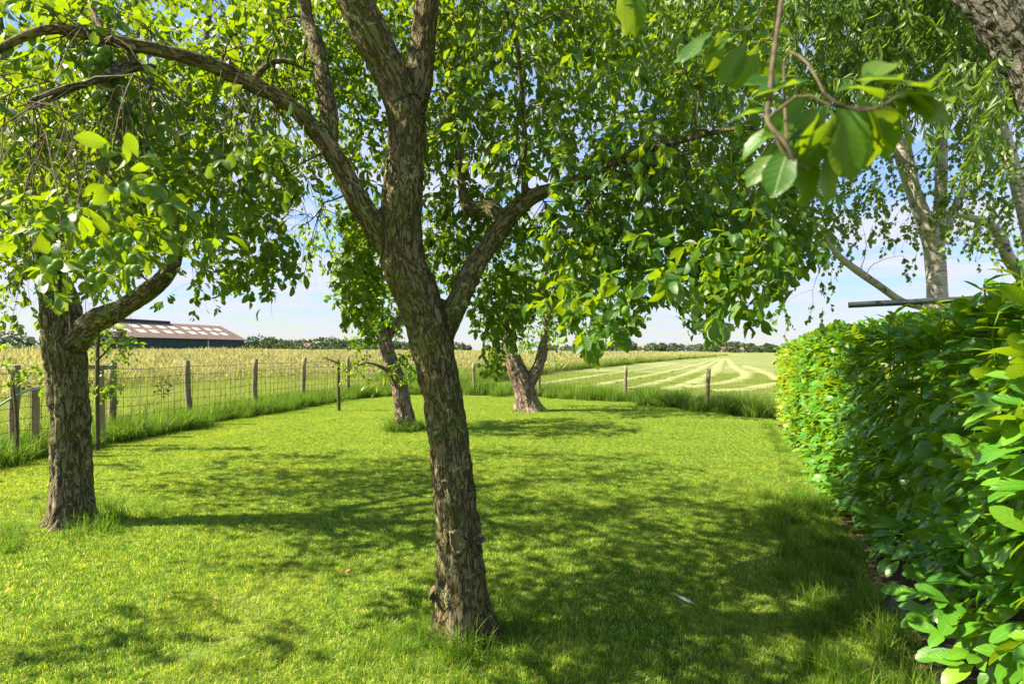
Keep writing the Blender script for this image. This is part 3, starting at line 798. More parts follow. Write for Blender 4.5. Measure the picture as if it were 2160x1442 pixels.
def grow(limbs, C, nt=7, nl=5.5, tl=(.12, .32), ls=(.055, .085), droop=.55, br=.010, leafdroop=.55, branch_lift=.22, kb=8, minr=.0, prune=None):
    """branches from the nearest limb to every cluster centre, twigs on them, leaves on the twigs"""
    LP = np.concatenate([p for p, r in limbs]); LR = np.concatenate([r for p, r in limbs])
    ok = LR < .075 + minr
    if ok.sum() > 5: LP, LR = LP[ok], LR[ok]
    m = len(C)
    d0 = np.array([np.min(np.linalg.norm(LP - c_, axis=1)) for c_ in C]); C = C[np.argsort(d0)]
    own = np.full(len(LP), -1); used = np.zeros(m, bool)
    NP_, NR_ = LP, LR * 1.0; t = np.linspace(0, 1, kb)[:, None]
    B = np.zeros((m, kb, 3)); BR = np.zeros((m, kb)); pen = np.zeros(len(LP))
    for q in range(m):
        dd = np.linalg.norm(NP_ - C[q], axis=1) + .25 * np.clip(C[q, 2] - NP_[:, 2], -.5, .5) * -1 * (NP_[:, 2] < C[q, 2] - .1) + pen
        i = int(np.argmin(dd)); A0 = NP_[i]
        if own[i] >= 0: used[own[i]] = True
        own = np.concatenate([own, np.full(kb - 2, q)]); L_ = np.linalg.norm(C[q] - A0)
        mid = (A0 + C[q]) / 2 + np.array((0, 0, branch_lift * L_)) + rng.normal(0, .13, 3) * L_
        cur = (1 - t) ** 2 * A0 + 2 * t * (1 - t) * mid + t * t * C[q]
        wob = rng.normal(0, .012, cur.shape) * min(1, L_); wob[0] = 0; cur = cur + wob
        r0 = min(br * (.6 + .5 * min(L_, 1.2)), NR_[i] * .8)
        B[q] = cur; BR[q] = r0 * (1 - .68 * t[:, 0])
        NP_ = np.concatenate([NP_, cur[1:-1]]); NR_ = np.concatenate([NR_, BR[q, 1:-1]]); pen = np.concatenate([pen, np.full(kb - 2, .06)])
    # twigs
    M_ = m * nt; ci = np.repeat(np.arange(m), nt)
    u = rng.uniform(.45, 1.0, M_) * (kb - 1); k0 = np.minimum(u.astype(int), kb - 2); f = (u - k0)[:, None]
    S0 = B[ci, k0] * (1 - f) + B[ci, k0 + 1] * f
    bd = unit(B[ci, k0 + 1] - B[ci, k0])
    D = unit(unit(rng.normal(size=(M_, 3))) + .5 * bd + np.array((0, 0, -.15)))
    tl_ = rng.uniform(tl[0], tl[1], M_)
    tt = np.linspace(0, 1, 5)[None, :, None]
    TW = S0[:, None] + D[:, None] * (tl_[:, None, None] * tt) + np.array((0, 0, -1)) * (droop * tl_[:, None, None] * tt ** 2)
    TW = TW + rng.normal(0, .006, TW.shape) * tt
    TR = np.minimum(.0032, BR[ci, k0])[:, None] * (1 - .6 * tt[..., 0])
    # leaves
    nle = rng.poisson(nl, M_)
    if prune is not None: nle = nle * prune(TW[:, -1])
    li = np.repeat(np.arange(M_), nle); K = len(li)
    w = np.where(rng.random(K) < .55, rng.uniform(.82, 1.0, K), rng.uniform(.2, .85, K)) * 4; k1 = np.minimum(w.astype(int), 3); g = (w - k1)[:, None]
    LPos = TW[li, k1] * (1 - g) + TW[li, k1 + 1] * g
    td = unit(TW[li, k1 + 1] - TW[li, k1])
    LA = unit(.45 * td + .75 * unit(rng.normal(size=(K, 3))) + np.array((0, 0, -leafdroop)))
    LN = unit(np.array((0, 0, 1.0)) + .75 * rng.normal(size=(K, 3)))
    LS = rng.uniform(ls[0], ls[1], K)
    if prune is not None:
        ok = prune(LPos + LA * LS[:, None] * .6); LPos, LA, LN, LS = LPos[ok], LA[ok], LN[ok], LS[ok]
        okt = prune(TW[:, -1]); TW, TR = TW[okt], TR[okt]
        okb = used | prune(C); B, BR = B[okb], BR[okb]
    return (B, BR), (TW, TR), (LPos, LA, LN, LS)
def twig_mesh(name, batches, mat, k=4):
    Vs, Qs, o = [], [], 0
    for P, r in batches:
        V, q = tubes_batch(P, r, k); Vs.append(V); Qs.append(q + o); o += len(V)
    return mesh_np(name, np.concatenate(Vs), [np.concatenate(Qs)], mat)
def tree(name, base, label, cat='tree', group=None):
    r = empty(name, base); tag(r, label, cat, group); return r

# ------------------------------------------------------------------ the plum tree in the middle
t_main = tree('plum_tree', bM, 'large leaning plum tree in the middle of the lawn, forked trunk with pruned scar', 'tree', 'plum trees on the lawn')
D0 = float(bM[1])
ml = [limb([(980, 1385, D0, 122), (979, 1340, D0, 118), (975, 1240, D0, 112), (967, 1140, D0, 112), (958, 1040, D0, 102), (945, 920, D0, 98), (928, 810, D0, 100), (908, 710, D0, 104), (878, 620, D0, 108), (852, 550, D0, 104), (846, 470, D0, 100), (852, 380, D0, 94), (858, 300, D0, 90), (856, 235, D0, 94)], .05, .93),
      limb([(862, 260, D0, 84), (828, 165, D0 - .02, 86), (788, 85, D0 - .08, 86), (745, 0, D0 - .12, 84), (700, -100, D0 - .2, 72), (650, -260, D0 - .25, 52), (620, -430, D0 - .2, 32), (600, -560, D0, 16)], .05, .93),
      limb([(856, 270, D0, 66), (882, 180, D0 + .05, 66), (893, 90, D0 + .1, 62), (902, 0, D0 + .1, 58), (925, -130, D0 + .2, 48), (980, -300, D0 + .25, 34), (1020, -480, D0 + .3, 18)], .05, .93),
      limb([(838, 545, D0, 60), (800, 495, D0 - .02, 60), (765, 440, D0 - .08, 56), (730, 375, D0 - .12, 52), (698, 318, D0 - .18, 48), (662, 272, D0 - .22, 44), (610, 220, D0 - .3, 40), (535, 180, D0 - .4, 38), (445, 137, D0 - .5, 35), (350, 110, D0 - .58, 33), (265, 92, D0 - .64, 30), (195, 75, D0 - .7, 26), (105, 62, D0 - .75, 24), (20, 92, D0 - .8, 19), (-70, 150, D0 - .85, 13)], .05, .93),
      limb([(692, 320, D0 - .18, 42), (694, 245, D0 - .16, 44), (682, 170, D0 - .14, 40), (664, 95, D0 - .1, 36), (648, 40, D0 - .05, 30), (635, -60, D0, 26), (600, -220, D0 + .05, 16)], .05, .93),
      limb([(925, 730, D0 + .02, 66), (950, 672, D0 + .03, 62), (982, 600, D0 + .05, 62), (1010, 545, D0 + .08, 56), (1050, 492, D0 + .1, 52), (1085, 445, D0 + .12, 50), (1130, 412, D0 + .12, 40), (1195, 388, D0 + .1, 32), (1270, 355, D0 + .05, 26), (1360, 318, D0 - .05, 22), (1460, 290, D0 - .2, 18), (1570, 270, D0 - .4, 13), (1660, 290, D0 - .55, 8)], .05, .84),
      limb([(1068, 462, D0 + .12, 40), (1030, 440, D0 + .2, 40), (992, 440, D0 + .24, 38), (978, 415, D0 + .26, 26), (972, 370, D0 + .28, 20), (962, 300, D0 + .3, 16), (950, 200, D0 + .4, 12), (955, 80, D0 + .5, 8)], .05, .93),
      limb([(1108, 425, D0 + .12, 22), (1106, 360, D0 + .1, 17), (1106, 270, D0 + .05, 15), (1098, 165, D0, 14), (1088, 80, D0 - .05, 13), (1065, 10, D0 - .1, 11), (1040, -120, D0 - .1, 8)], .05, .93),
      # small limbs seen at the upper left
      limb([(285, 125, D0 - .62, 26), (240, 145, D0 - .72, 18), (200, 172, D0 - .82, 13), (140, 195, D0 - .95, 9), (70, 225, D0 - 1.05, 7)]),
      limb([(325, 140, D0 - .58, 15), (270, 150, D0 - .7, 13), (212, 172, D0 - .8, 11), (150, 180, D0 - .95, 8), (60, 215, D0 - 1.1, 6)]),
      limb([(525, 180, D0 - .4, 17), (560, 140, D0 - .35, 15), (600, 128, D0 - .3, 12), (650, 150, D0 - .25, 8)]),
      limb([(215, 78, D0 - .66, 18), (205, 45, D0 - .6, 15), (190, 10, D0 - .55, 12), (180, -60, D0 - .5, 8)]),
      # high limb reaching over towards the camera, and its hanging end
      limb3([tuple(at(902, 0, D0 + .1)) + (.05,), (-.05, 2.3, 3.75, .040), (.15, 1.7, 3.85, .030), (.30, 1.15, 3.45, .020), (.36, .82, 2.85, .009), (.365, .79, 2.5, .0075), (.37, .76, 2.2, .006), tuple(at(1655, -150, .74)) + (.0042,), tuple(at(1652, -30, .72)) + (.0034,), tuple(at(1632, 120, .70)) + (.0032,), tuple(at(1625, 190, .68)) + (.0034,), tuple(at(1620, 255, .66)) + (.0028,), tuple(at(1655, 300, .64)) + (.0024,), tuple(at(1680, 345, .64)) + (.0025,)], .04),
      limb3([(.15, 1.7, 3.85, .028), (.55, 1.75, 3.7, .02), (.95, 1.9, 3.3, .012), (1.2, 2.0, 2.9, .006)], .06)]
thick = [(p, r) for p, r in ml[:12] + ml[13:]] + [(ml[12][0][ml[12][1] > .012], ml[12][1][ml[12][1] > .012])]
thin_end = ml[12][1] <= .0145
put('trunk', bark_mesh('trunk', thick, .0085, M['plum_bark'], .10, .009), t_main)
cl = np.concatenate([
    region([(0, 60), (150, 20), (420, 0), (640, 0), (640, 150), (600, 330), (480, 430), (400, 520), (330, 560), (0, 520)], 1.95, 3.3, 135),
    region([(0, 420), (360, 430), (370, 560), (250, 610), (60, 570), (0, 560)], 1.35, 1.8, 10),
    region([(420, 330), (640, 340), (665, 470), (590, 560), (500, 590), (440, 560)], 2.5, 3.2, 22),
    np.array([at(*q) for q in ((540, 600, 2.9), (520, 560, 2.9), (560, 520, 2.9), (600, 480, 2.9), (640, 470, 3.0), (655, 560, 2.9), (650, 600, 2.85), (430, 560, 2.8), (545, 630, 2.9))]),
    np.array([at(*q) for q in ((735, 430, 3.2), (745, 500, 3.2), (740, 560, 3.1), (765, 600, 3.2), (760, 650, 3.2), (735, 690, 3.1), (780, 530, 3.2), (725, 540, 3.2), (775, 690, 3.3))]),
    region([(540, -30), (1000, -30), (1000, 200), (960, 380), (720, 380), (640, 250)], 3.0, 4.6, 120),
    region([(930, 0), (1640, 0), (1690, 250), (1700, 470), (1600, 500), (1400, 520), (1220, 470), (1120, 380), (940, 300)], 2.2, 4.1, 210),
    region([(690, 400), (830, 480), (840, 600), (820, 700), (730, 720), (705, 560)], 3.1, 4.2, 26),
    region([(900, 380), (1060, 470), (1250, 470), (1260, 620), (1100, 680), (960, 560)], 3.3, 4.4, 34),
    ellipsoid((.35, 2.5, 4.25), (1.2, 1.2, .8), 30), region([(-120, -120), (260, -100), (240, 60), (120, 40), (-80, 70)], 2.2, 3.6, 26),
    region([(150, -30), (1250, -40), (1250, 130), (700, 160), (150, 120)], 3.2, 4.8, 70),
    region([(920, 300), (1090, 320), (1100, 420), (1050, 450), (960, 600), (915, 520)], 3.0, 3.5, 18),
    region([(985, 600), (1100, 560), (1100, 700), (1060, 780), (1010, 790)], 3.2, 3.8, 16),
    region([(1130, 430), (1400, 470), (1430, 600), (1380, 660), (1260, 660), (1190, 600)], 2.2, 2.9, 26),
    region([(1200, 600), (1390, 580), (1370, 660), (1240, 690)], 1.5, 1.8, 9),
    region([(1440, 480), (1680, 470), (1700, 540), (1620, 630), (1560, 660), (1450, 640)], 1.9, 2.6, 24),
    region([(1420, 380), (1720, 340), (1740, 500), (1600, 520)], 2.0, 2.7, 20),
    ellipsoid((-.25, 2.85, 4.25), (1.9, 1.7, .95), 150)])
ENV = np.array([(-200, 560), (0, 590), (60, 600), (170, 690), (240, 640), (370, 600), (390, 560), (450, 600), (540, 655), (590, 610), (640, 600), (670, 635), (690, 600), (700, 560), (725, 720), (790, 735), (830, 560), (900, 600), (985, 640), (1000, 800), (1050, 830), (1090, 720), (1150, 640), (1190, 720), (1240, 775), (1300, 735), (1340, 700), (1390, 700), (1420, 640), (1440, 690), (1500, 745), (1540, 690), (1600, 705), (1640, 690), (1680, 600), (1740, 560), (1775, 470), (1800, 300), (1900, 150), (2300, 100)], float)
HOLE = [(652, 395), (705, 420), (720, 520), (700, 620), (700, 720), (672, 650), (600, 470)]
_lq = [np.c_[np.stack(project(p_), 1), r_ / p_[:, 1] * F * 1.0 + 20, p_[:, 1]] for p_, r_ in [ml[i] for i in (0, 1, 2, 3, 4)] + [tuple(v[project(ml[5][0])[0] < 1140] for v in ml[5])]]
LQ = np.concatenate(_lq); LQ = LQ[(LQ[:, 1] > -40)]
def trim(P_):
    px, py = project(P_); lim = np.interp(px, ENV[:, 0], ENV[:, 1]) + rng.normal(0, 14, len(px))
    near_ = P_[:, 1] < .3
    for i in range(0, len(px), 4000):
        d2 = (px[i:i + 4000, None] - LQ[None, :, 0]) ** 2 + (py[i:i + 4000, None] - LQ[None, :, 1]) ** 2
        hit = ((d2 < LQ[None, :, 2] ** 2) & (P_[i:i + 4000, 1, None] < LQ[None, :, 3])).any(1)
        near_[i:i + 4000] |= hit & (rng.random(len(hit)) < .82)
    return ~near_ & (py < lim) & ~(in_poly(px, py, HOLE) & (rng.random(len(px)) < .85)) & ~((P_[:, 1] < 1.15) & (P_[:, 2] < 2.6))
mg = ml[:12] + ml[13:]
b1, t1, lv = grow(mg, cl, 8, 7.6, (.10, .30), (.034, .068), .5, .010, leafdroop=.4, prune=trim)
# bare hanging twigs below the left limb
H = region([(20, 160), (600, 170), (620, 360), (440, 440), (20, 430)], 1.5, 2.5, 62)
b2, t2, _ = grow(mg, H, 6, .01, (.15, .42), (.05, .08), 1.1, .007)
# leaf rosettes on the branch end close to the camera
near = []
for (px, py, d, ln, ax, nr) in [
        (1700, 172, .62, .075, (-.75, .1, -.15), (.1, -.5, .9)), (1790, 240, .60, .088, (.06, -.15, -1), (-.5, -1, .15)), (1720, 255, .61, .075, (-.25, .1, -1), (.6, -.9, .1)),
        (1800, 175, .60, .075, (.9, .1, .12), (-.1, -.55, .9)), (1850, 180, .60, .090, (1, .15, .05), (.1, -.45, .8)), (1900, 195, .60, .070, (1, .2, -.25), (0, -.5, .8)),
        (1830, 235, .60, .085, (.55, .2, -.75), (.6, -.8, .6)), (1850, 250, .62, .075, (.2, .3, -1), (.5, -.9, .2)), (1870, 235, .6, .060, (.9, .2, -.5), (.2, -.7, .7)),
        (1690, 330, .64, .080, (-.8, .2, -.6), (-.3, -.6, .7)), (1700, 345, .64, .085, (-.1, .1, -1), (.4, -1, .3)), (1680, 310, .63, .060, (-.9, 0, -.1), (0, -.5, .9)),
        (1640, 350, .66, .070, (-.7, .2, -.7), (-.3, -.8, .6)), (1610, 255, .68, .060, (-1, .1, .1), (0, -.5, .9)), (1600, 90, 1.00, .085, (-.35, 0, -1), (.4, -1, .2)),
        (1560, 70, 1.00, .075, (-.9, .1, -.5), (-.2, -.7, .8)), (1575, 85, 1.00, .085, (-.55, .1, -1), (.2, -1, .3)), (1630, 100, 1.00, .075, (.15, .1, -1), (-.4, -1, .2)),
        (1610, 40, 1.00, .070, (.8, .1, -.3), (0, -.6, .8)), (1310, -30, 1.10, .095, (.12, .1, -1), (.5, -1, .2)), (1350, -40, 1.10, .09, (-.15, .1, -1), (-.4, -1, .3)),
        (1760, 205, .61, .080, (.55, .1, .25), (-.2, -.6, .9)), (1745, 235, .62, .080, (-.55, .15, -.8), (-.5, -.8, .3)), (1880, 205, .61, .085, (.7, .2, -.65), (.5, -.9, .5)), (1810, 215, .62, .08, (.25, .1, -.9), (-.2, -1, .2)),
        (1780, 255, .59, .085, (.12, .1, -.95), (-.35, -1, .25)), (1870, 215, .62, .09, (.85, .1, -.15), (.1, -.7, .7)), (1820, 190, .63, .08, (.5, .2, .5), (-.2, -.7, .6)), (1680, 185, .64, .08, (-.85, .1, .1), (0, -.7, .7)), (1760, 265, .63, .075, (-.35, .1, -.9), (.3, -1, .2)),
        (1930, 205, .60, .07, (1, .1, -.1), (.1, -.6, .8)), (1705, 290, .63, .085, (-.45, .1, -.8), (-.4, -.9, .3)), (1665, 325, .65, .08, (-.5, .1, -.5), (-.2, -.7, .6)), (1725, 350, .63, .08, (.35, .1, -.9), (.3, -1, .2)), (1640, 290, .66, .065, (-.9, .1, -.35), (0, -.6, .8)),
        (1505, 65, 1.00, .08, (-.75, .1, -.65), (-.1, -.8, .8)), (1520, 60, 1.00, .075, (-.2, .2, -1), (.4, -.9, .3))]:
    if d < .8: px, py, d, ln = 1790 + (px - 1790) * .9, 235 + (py - 255) * .8, d * 1.08, ln * .9
    near.append((at(px, py, d), ax, nr, ln))
for (px, py) in ((1700, 200), (1735, 225), (1770, 215), (1805, 205), (1840, 215), (1875, 210), (1690, 270), (1670, 295), (1720, 265), (1760, 240), (1905, 205), (1830, 235)):
    a_ = math.atan2(-(py - 235) - 60 + random.uniform(-60, 30), (px - 1780) * .8 + random.uniform(-50, 50))
    near.append((at(px, py, random.uniform(.64, .70)), (math.cos(a_), random.uniform(-.2, .3), math.sin(a_)), (random.uniform(-.5, .5), -.8, random.uniform(.1, .9)), random.uniform(.055, .085)))
nP = np.array([n_[0] for n_ in near]); nA = np.array([n_[1] for n_ in near], float); nN = np.array([n_[2] for n_ in near], float); nS = np.array([n_[3] for n_ in near])
# little stalks that carry the near rosettes
def stalk(*pts): return catmull(np.array([at(*q) for q in pts]), 8)
ST = np.array([stalk((1660, 300, .64), (1655, 120, .70), (1700, 130, .66), (1740, 200, .61)), stalk((1622, 250, .66), (1690, 200, .63), (1760, 225, .61), (1860, 230, .60)),
               stalk((1640, -60, .90), (1620, 0, .96), (1575, 62, 1.0), (1510, 62, 1.0)), stalk((1680, 345, .64), (1690, 350, .64), (1700, 352, .64), (1706, 360, .64)), stalk((1735, 195, .61), (1770, 220, .605), (1830, 235, .60), (1900, 200, .60)),
               stalk((1622, 250, .66), (1640, 300, .65), (1660, 330, .645), (1690, 338, .64)), stalk((1330, -180, 1.15), (1335, -100, 1.12), (1325, -50, 1.1), (1310, -30, 1.1)), stalk((1640, -60, .90), (1635, 40, .98), (1625, 80, 1.0), (1600, 92, 1.0))])
SR_ = np.linspace(.0019, .0011, 8)[None].repeat(len(ST), 0)
put('twigs', twig_mesh('twigs', [b1, t1, b2, t2], M['twig'], 3), t_main)['kind'] = 'stuff'
put('hanging_branch', twig_mesh('hanging_branch', [(ST, SR_), (ml[12][0][thin_end][None], (ml[12][1][thin_end] * rng.uniform(.9, 1.25, thin_end.sum()))[None])], M['twig'], 7), t_main)
foliage(t_main, 'plum', PLUM, M['plum_leaf'], np.concatenate([lv[0], nP]), np.concatenate([lv[1], unit(nA)]), np.concatenate([lv[2], unit(nN)]), np.concatenate([lv[3], nS]), 300, bulk=PLUM_LOW)

# green plums
bm = bmesh.new(); bmesh.ops.create_icosphere(bm, subdivisions=2, radius=1.0)
for v in bm.verts: v.co.z *= 1.22
fm = bpy.data.meshes.new('plum'); bm.to_mesh(fm); bm.free(); fm.materials.append(M['fruit']); fm.shade_smooth()
def plums(root, spots, rad=.0115):
    for (px, py, d) in spots:
        q = at(px, py, d); r = rad * random.uniform(.85, 1.1)
        put('plum', fm, root, Matrix.Translation(q) @ Matrix.Rotation(random.uniform(-.3, .3), 4, 'X') @ Matrix.Diagonal((r, r, r, 1)))
plums(t_main, [(200, 106, 1.9), (214, 110, 1.9), (226, 106, 1.92), (194, 128, 1.88), (208, 124, 1.88), (202, 200, 1.8), (86, 100, 1.9), (122, 558, 1.35), (110, 568, 1.35), (178, 548, 1.36), (190, 536, 1.36), (212, 532, 1.37), (196, 584, 1.36),
               (214, 588, 1.36), (232, 568, 1.35), (280, 545, 1.36), (275, 570, 1.36), (285, 568, 1.35), (270, 508, 1.4), (248, 510, 1.4), (200, 432, 1.5), (85, 440, 1.5), (1028, 408, 2.6), (1053, 412, 2.6), (1612, 420, 1.9), (1582, 672, 1.9), (1320, 655, 1.4)])

# pruned scar, knot and burl on the trunk
M['collar'] = simple_mat('collar', (.07, .05, .03), (.30, .24, .15), 90, .9, .15, 1.0, .01, 'pos', (1, 1, .4))
def oval(name, c, rx, rz, depth, mat, collar, parent, seed):
    rs = np.random.default_rng(seed); k = 22; V = []; c = np.array(c)
    rings = ((1.28, -.02), (1.16, .75), (1.0, 1.0), (.88, .55), (.8, .1), (.4, .0), (.02, .05)) if collar else ((1.1, -.3), (1.0, .5), (.8, .95), (.5, .6), (.25, .3), (.02, .25))
    wob = 1 + .10 * rs.normal(size=k)
    for (q, h) in rings:
        for j in range(k):
            a = 2 * math.pi * j / k
            V.append(c + np.array((rx * q * wob[j] * math.cos(a), -depth * h * (1 + .25 * rs.normal() * (q < 1.2)), rz * q * wob[j] * math.sin(a))))
    Fq = [(i * k + j, i * k + (j + 1) % k, (i + 1) * k + (j + 1) % k, (i + 1) * k + j) for i in range(len(rings) - 1) for j in range(k)]
    return put(name, mesh(name, V, Fq, mat, True), parent)
c = at(965, 1140, D0 - .122); o_ = oval('branch_scar', c, .030, .052, .012, M['collar'], True, t_main, 3); o_['label'] = 'oval healed pruning scar'
c = at(965, 1138, D0 - .126); put('bare_wood', mesh('bare_wood', [c + np.array((.025 * math.cos(a_), -.003 + .004 * math.sin(a_ * 3), .045 * math.sin(a_))) for a_ in np.linspace(0, 6.283, 18)[:-1]] + [c + np.array((0, .002, 0))], [(i_, (i_ + 1) % 17, 17) for i_ in range(17)], M['scar'], True), t_main)
c = at(1012, 1134, D0 - .100); oval('branch_stub', c, .022, .017, .030, M['collar'], True, t_main, 4)['label'] = 'short sawn branch stub'
c = at(940, 1020, D0 - .11); oval('bark_knot', c, .022, .018, .02, M['collar'], False, t_main, 6)
c = at(918, 1250, D0 - .03); oval('burl', c, .022, .03, .05, M['scar'], False, t_main, 8)['label'] = 'pale round burl near the foot'

# ------------------------------------------------------------------ the old plum at the left
t_left = tree('plum_tree', bL, 'stout old plum tree with thick lichened trunk and low fork, at the left fence', 'tree', 'plum trees on the lawn')
D1 = float(bL[1])
ll = [limb([(150, 1135, D1, 112), (151, 1090, D1, 106), (152, 1000, D1, 98), (150, 900, D1, 98), (143, 800, D1, 102), (136, 725, D1, 108), (128, 660, D1, 108), (118, 610, D1, 92), (100, 550, D1, 66), (88, 470, D1 + .1, 50), (60, 350, D1 + .2, 40), (20, 180, D1 + .3, 32), (-10, 0, D1 + .3, 24), (-20, -180, D1 + .3, 14)], .08, .76),
      limb([(140, 740, D1, 80), (190, 685, D1 - .05, 72), (245, 655, D1 - .1, 60), (302, 620, D1 - .1, 54), (350, 580, D1 - .1, 48), (372, 535, D1 - .05, 40), (376, 470, D1, 34), (392, 390, D1 + .1, 28), (400, 270, D1 + .15, 24), (430, 120, D1 + .2, 18), (450, -60, D1 + .3, 12)], .08, .76),
      limb([(376, 470, D1, 26), (330, 400, D1 - .2, 22), (280, 300, D1 - .5, 17), (220, 150, D1 - .8, 12), (180, 0, D1 - .9, 8)], .08, .76),
      limb([(100, 550, D1, 46), (180, 440, D1 + .5, 34), (240, 300, D1 + .9, 26), (280, 120, D1 + 1.2, 18), (320, -80, D1 + 1.4, 10)], .08, .76),
      limb([(95, 540, D1, 44), (20, 470, D1 - .3, 34), (-80, 380, D1 - .5, 24), (-180, 250, D1 - .5, 15)], .08, .76)]
cl = np.concatenate([region([(-150, 130), (440, 130), (440, 420), (360, 520), (250, 560), (60, 540), (-150, 560)], 3.7, 6.2, 130), ellipsoid((-3.9, 5.4, 4.0), (2.3, 2.3, 1.5), 165), ellipsoid((-5.7, 6.0, 3.5), (1.5, 1.5, 1.1), 70),
                     np.array([at(*q) for q in ((20, 600, 4.3), (40, 640, 4.3), (20, 560, 4.2), (70, 590, 4.3), (430, 560, 4.5), (420, 590, 4.5))])])
ll.append(limb3([(-3.9, 4.4, 2.3, .015), (-4.3, 3.9, 2.8, .013), (-4.5, 3.4, 3.05, .011), (-4.6, 2.9, 3.1, .009), (-4.7, 2.4, 3.0, .006)], .1))  # added limb out of frame, bears leaves that shade the foreground lawn
sh = np.array([ground(*q) for q in ((640, 1175), (560, 1205), (700, 1195), (760, 1180), (440, 1295), (360, 1320), (290, 1345), (150, 1385), (70, 1405), (600, 1375), (560, 1400), (630, 1340), (480, 1210), (20, 1060), (60, 1050), (330, 1400))])
hh = rng.uniform(2.5, 3.1, len(sh))[:, None]
cl = np.concatenate([cl, sh + np.array(SUN)[None] / SUN.z * hh])  # unseen leaf clusters added sunward of each wanted lawn shadow
b1, t1, lv = grow(ll, cl, 8, 7.5, (.14, .38), (.040, .075), .45, .012, leafdroop=.4)
put('limb', twig_mesh('limb', [(ll[-1][0][None], ll[-1][1][None])], M['twig'], 6), t_left)  # the added out-of-frame limb, there for its leaf shadows
put('trunk', bark_mesh('trunk', ll[:-1], .013, M['old_bark'], .10, .014, fs=20), t_left)
put('twigs', twig_mesh('twigs', [b1, t1], M['twig'], 3), t_left)['kind'] = 'stuff'
foliage(t_left, 'plum', PLUM, M['plum_leaf'], *lv, 260, bulk=PLUM_LOW)

# ------------------------------------------------------------------ the two plums farther back
t_a = tree('plum_tree', bA, 'slim pale-barked plum tree just behind the middle trunk, leaning left', 'tree', 'plum trees on the lawn')
Da = float(bA[1])
la = [limb([(857, 925, Da, 48), (856, 905, Da, 44), (850, 850, Da, 40), (840, 805, Da, 36), (826, 765, Da, 32), (810, 715, Da, 34), (796, 670, Da, 30), (785, 620, Da, 24), (775, 560, Da, 18), (770, 480, Da, 12)], .1),
      limb([(812, 720, Da, 22), (850, 660, Da + .2, 18), (880, 590, Da + .3, 14), (900, 500, Da + .4, 8)], .1), limb([(845, 810, Da, 14), (815, 780, Da - .1, 10), (780, 765, Da - .2, 6), (755, 770, Da - .25, 4)], .1)]
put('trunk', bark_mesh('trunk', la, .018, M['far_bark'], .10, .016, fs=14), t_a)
cl = np.concatenate([ellipsoid((-2.35, Da + .1, 3.2), (1.5, 1.4, 1.15), 130, .2), region([(720, 600), (840, 600), (840, 700), (740, 715)], Da - .8, Da + .8, 34), region([(735, 745), (880, 735), (880, 800), (760, 815)], Da - .4, Da + .2, 13)])
b1, t1, lv = grow(la, cl, 6, 5, (.14, .34), (.07, .11), .35, .012, .35)
put('twigs', twig_mesh('twigs', [b1, t1], M['twig'], 3), t_a)['kind'] = 'stuff'
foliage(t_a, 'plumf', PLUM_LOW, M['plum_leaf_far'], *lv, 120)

t_b = tree('plum_tree', bB, 'farthest plum tree with a low V-shaped fork, by the back fence', 'tree', 'plum trees on the lawn')
Db = float(bB[1])
lb = [limb([(1119, 885, Db, 58), (1116, 865, Db, 52), (1104, 815, Db, 46), (1090, 780, Db, 42), (1078, 745, Db, 36), (1068, 700, Db, 30), (1060, 640, Db, 24), (1050, 560, Db, 14)], .1),
      limb([(1106, 825, Db, 34), (1124, 795, Db, 28), (1139, 762, Db, 26), (1148, 720, Db, 23), (1160, 670, Db, 20), (1190, 610, Db, 16), (1230, 550, Db, 10)], .1),
      limb([(1070, 705, Db, 22), (1110, 650, Db - .3, 18), (1150, 580, Db - .4, 12), (1160, 500, Db - .4, 8)], .1)]
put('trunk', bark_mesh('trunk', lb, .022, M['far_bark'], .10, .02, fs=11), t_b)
cl = np.concatenate([ellipsoid((1.15, Db, 3.45), (2.3, 1.9, 1.4), 190, .2), region([(1000, 560), (1330, 540), (1380, 640), (1300, 720), (1160, 730), (1010, 720)], Db - 1.5, Db + 1.2, 95)])
b1, t1, lv = grow(lb, cl, 6, 5.2, (.16, .40), (.07, .105), .35, .014, .35)
put('twigs', twig_mesh('twigs', [b1, t1], M['twig'], 3), t_b)['kind'] = 'stuff'
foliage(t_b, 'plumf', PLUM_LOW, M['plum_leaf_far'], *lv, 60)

# ------------------------------------------------------------------ laurel hedge
t_h = tree('laurel_hedge', H0 + HD * 4.0 - HNRM * .45, 'long glossy green laurel hedge along the right side of the lawn', 'hedge')
S0_, S1_, TH = -1.6, 9.95, .95
def hedge_pt(s, w, z):
    return H0[None] + HD[None] * s[:, None] - HNRM[None] * w[:, None] + np.c_[np.zeros((len(s), 2)), z]
def hedge_top(s): return 1.665 + .10 * (fbm(np.c_[s * 1.3, s * 0, s * 0 + 4], 3) - .5) * 2 + .03 * np.exp(-((s - .2) / .8) ** 2) - .10 * np.clip((s - 7) / 3, 0, 1)
# stems and a brown tangle of inner branches
stems = []
for s in np.arange(S0_ + .2, S1_, .30):
    for _ in range(2):
        s0 = s + random.uniform(-.1, .1); w0 = TH / 2 + random.uniform(-.2, .2)
        zt = random.uniform(1.0, 1.5); s1, w1 = s0 + random.uniform(-.35, .35), w0 + random.uniform(-.25, .25)
        q = np.linspace(0, 1, 8); stems.append(hedge_pt(s0 + (s1 - s0) * q + .03 * np.sin(q * 9 + s), w0 + (w1 - w0) * q ** 1.5, -.03 + (zt + .03) * q))
stems = np.array(stems)
put('stems', twig_mesh('stems', [(stems, np.linspace(.020, .007, 8)[None].repeat(len(stems), 0))], M['twig'], 5), t_h)['kind'] = 'stuff'
n = 17500
kind = rng.random(n)
s = rng.uniform(S0_, S1_, n); w = np.zeros(n); z = np.zeros(n); out = np.zeros((n, 3))
fr = kind < .58                                                     # lawn face
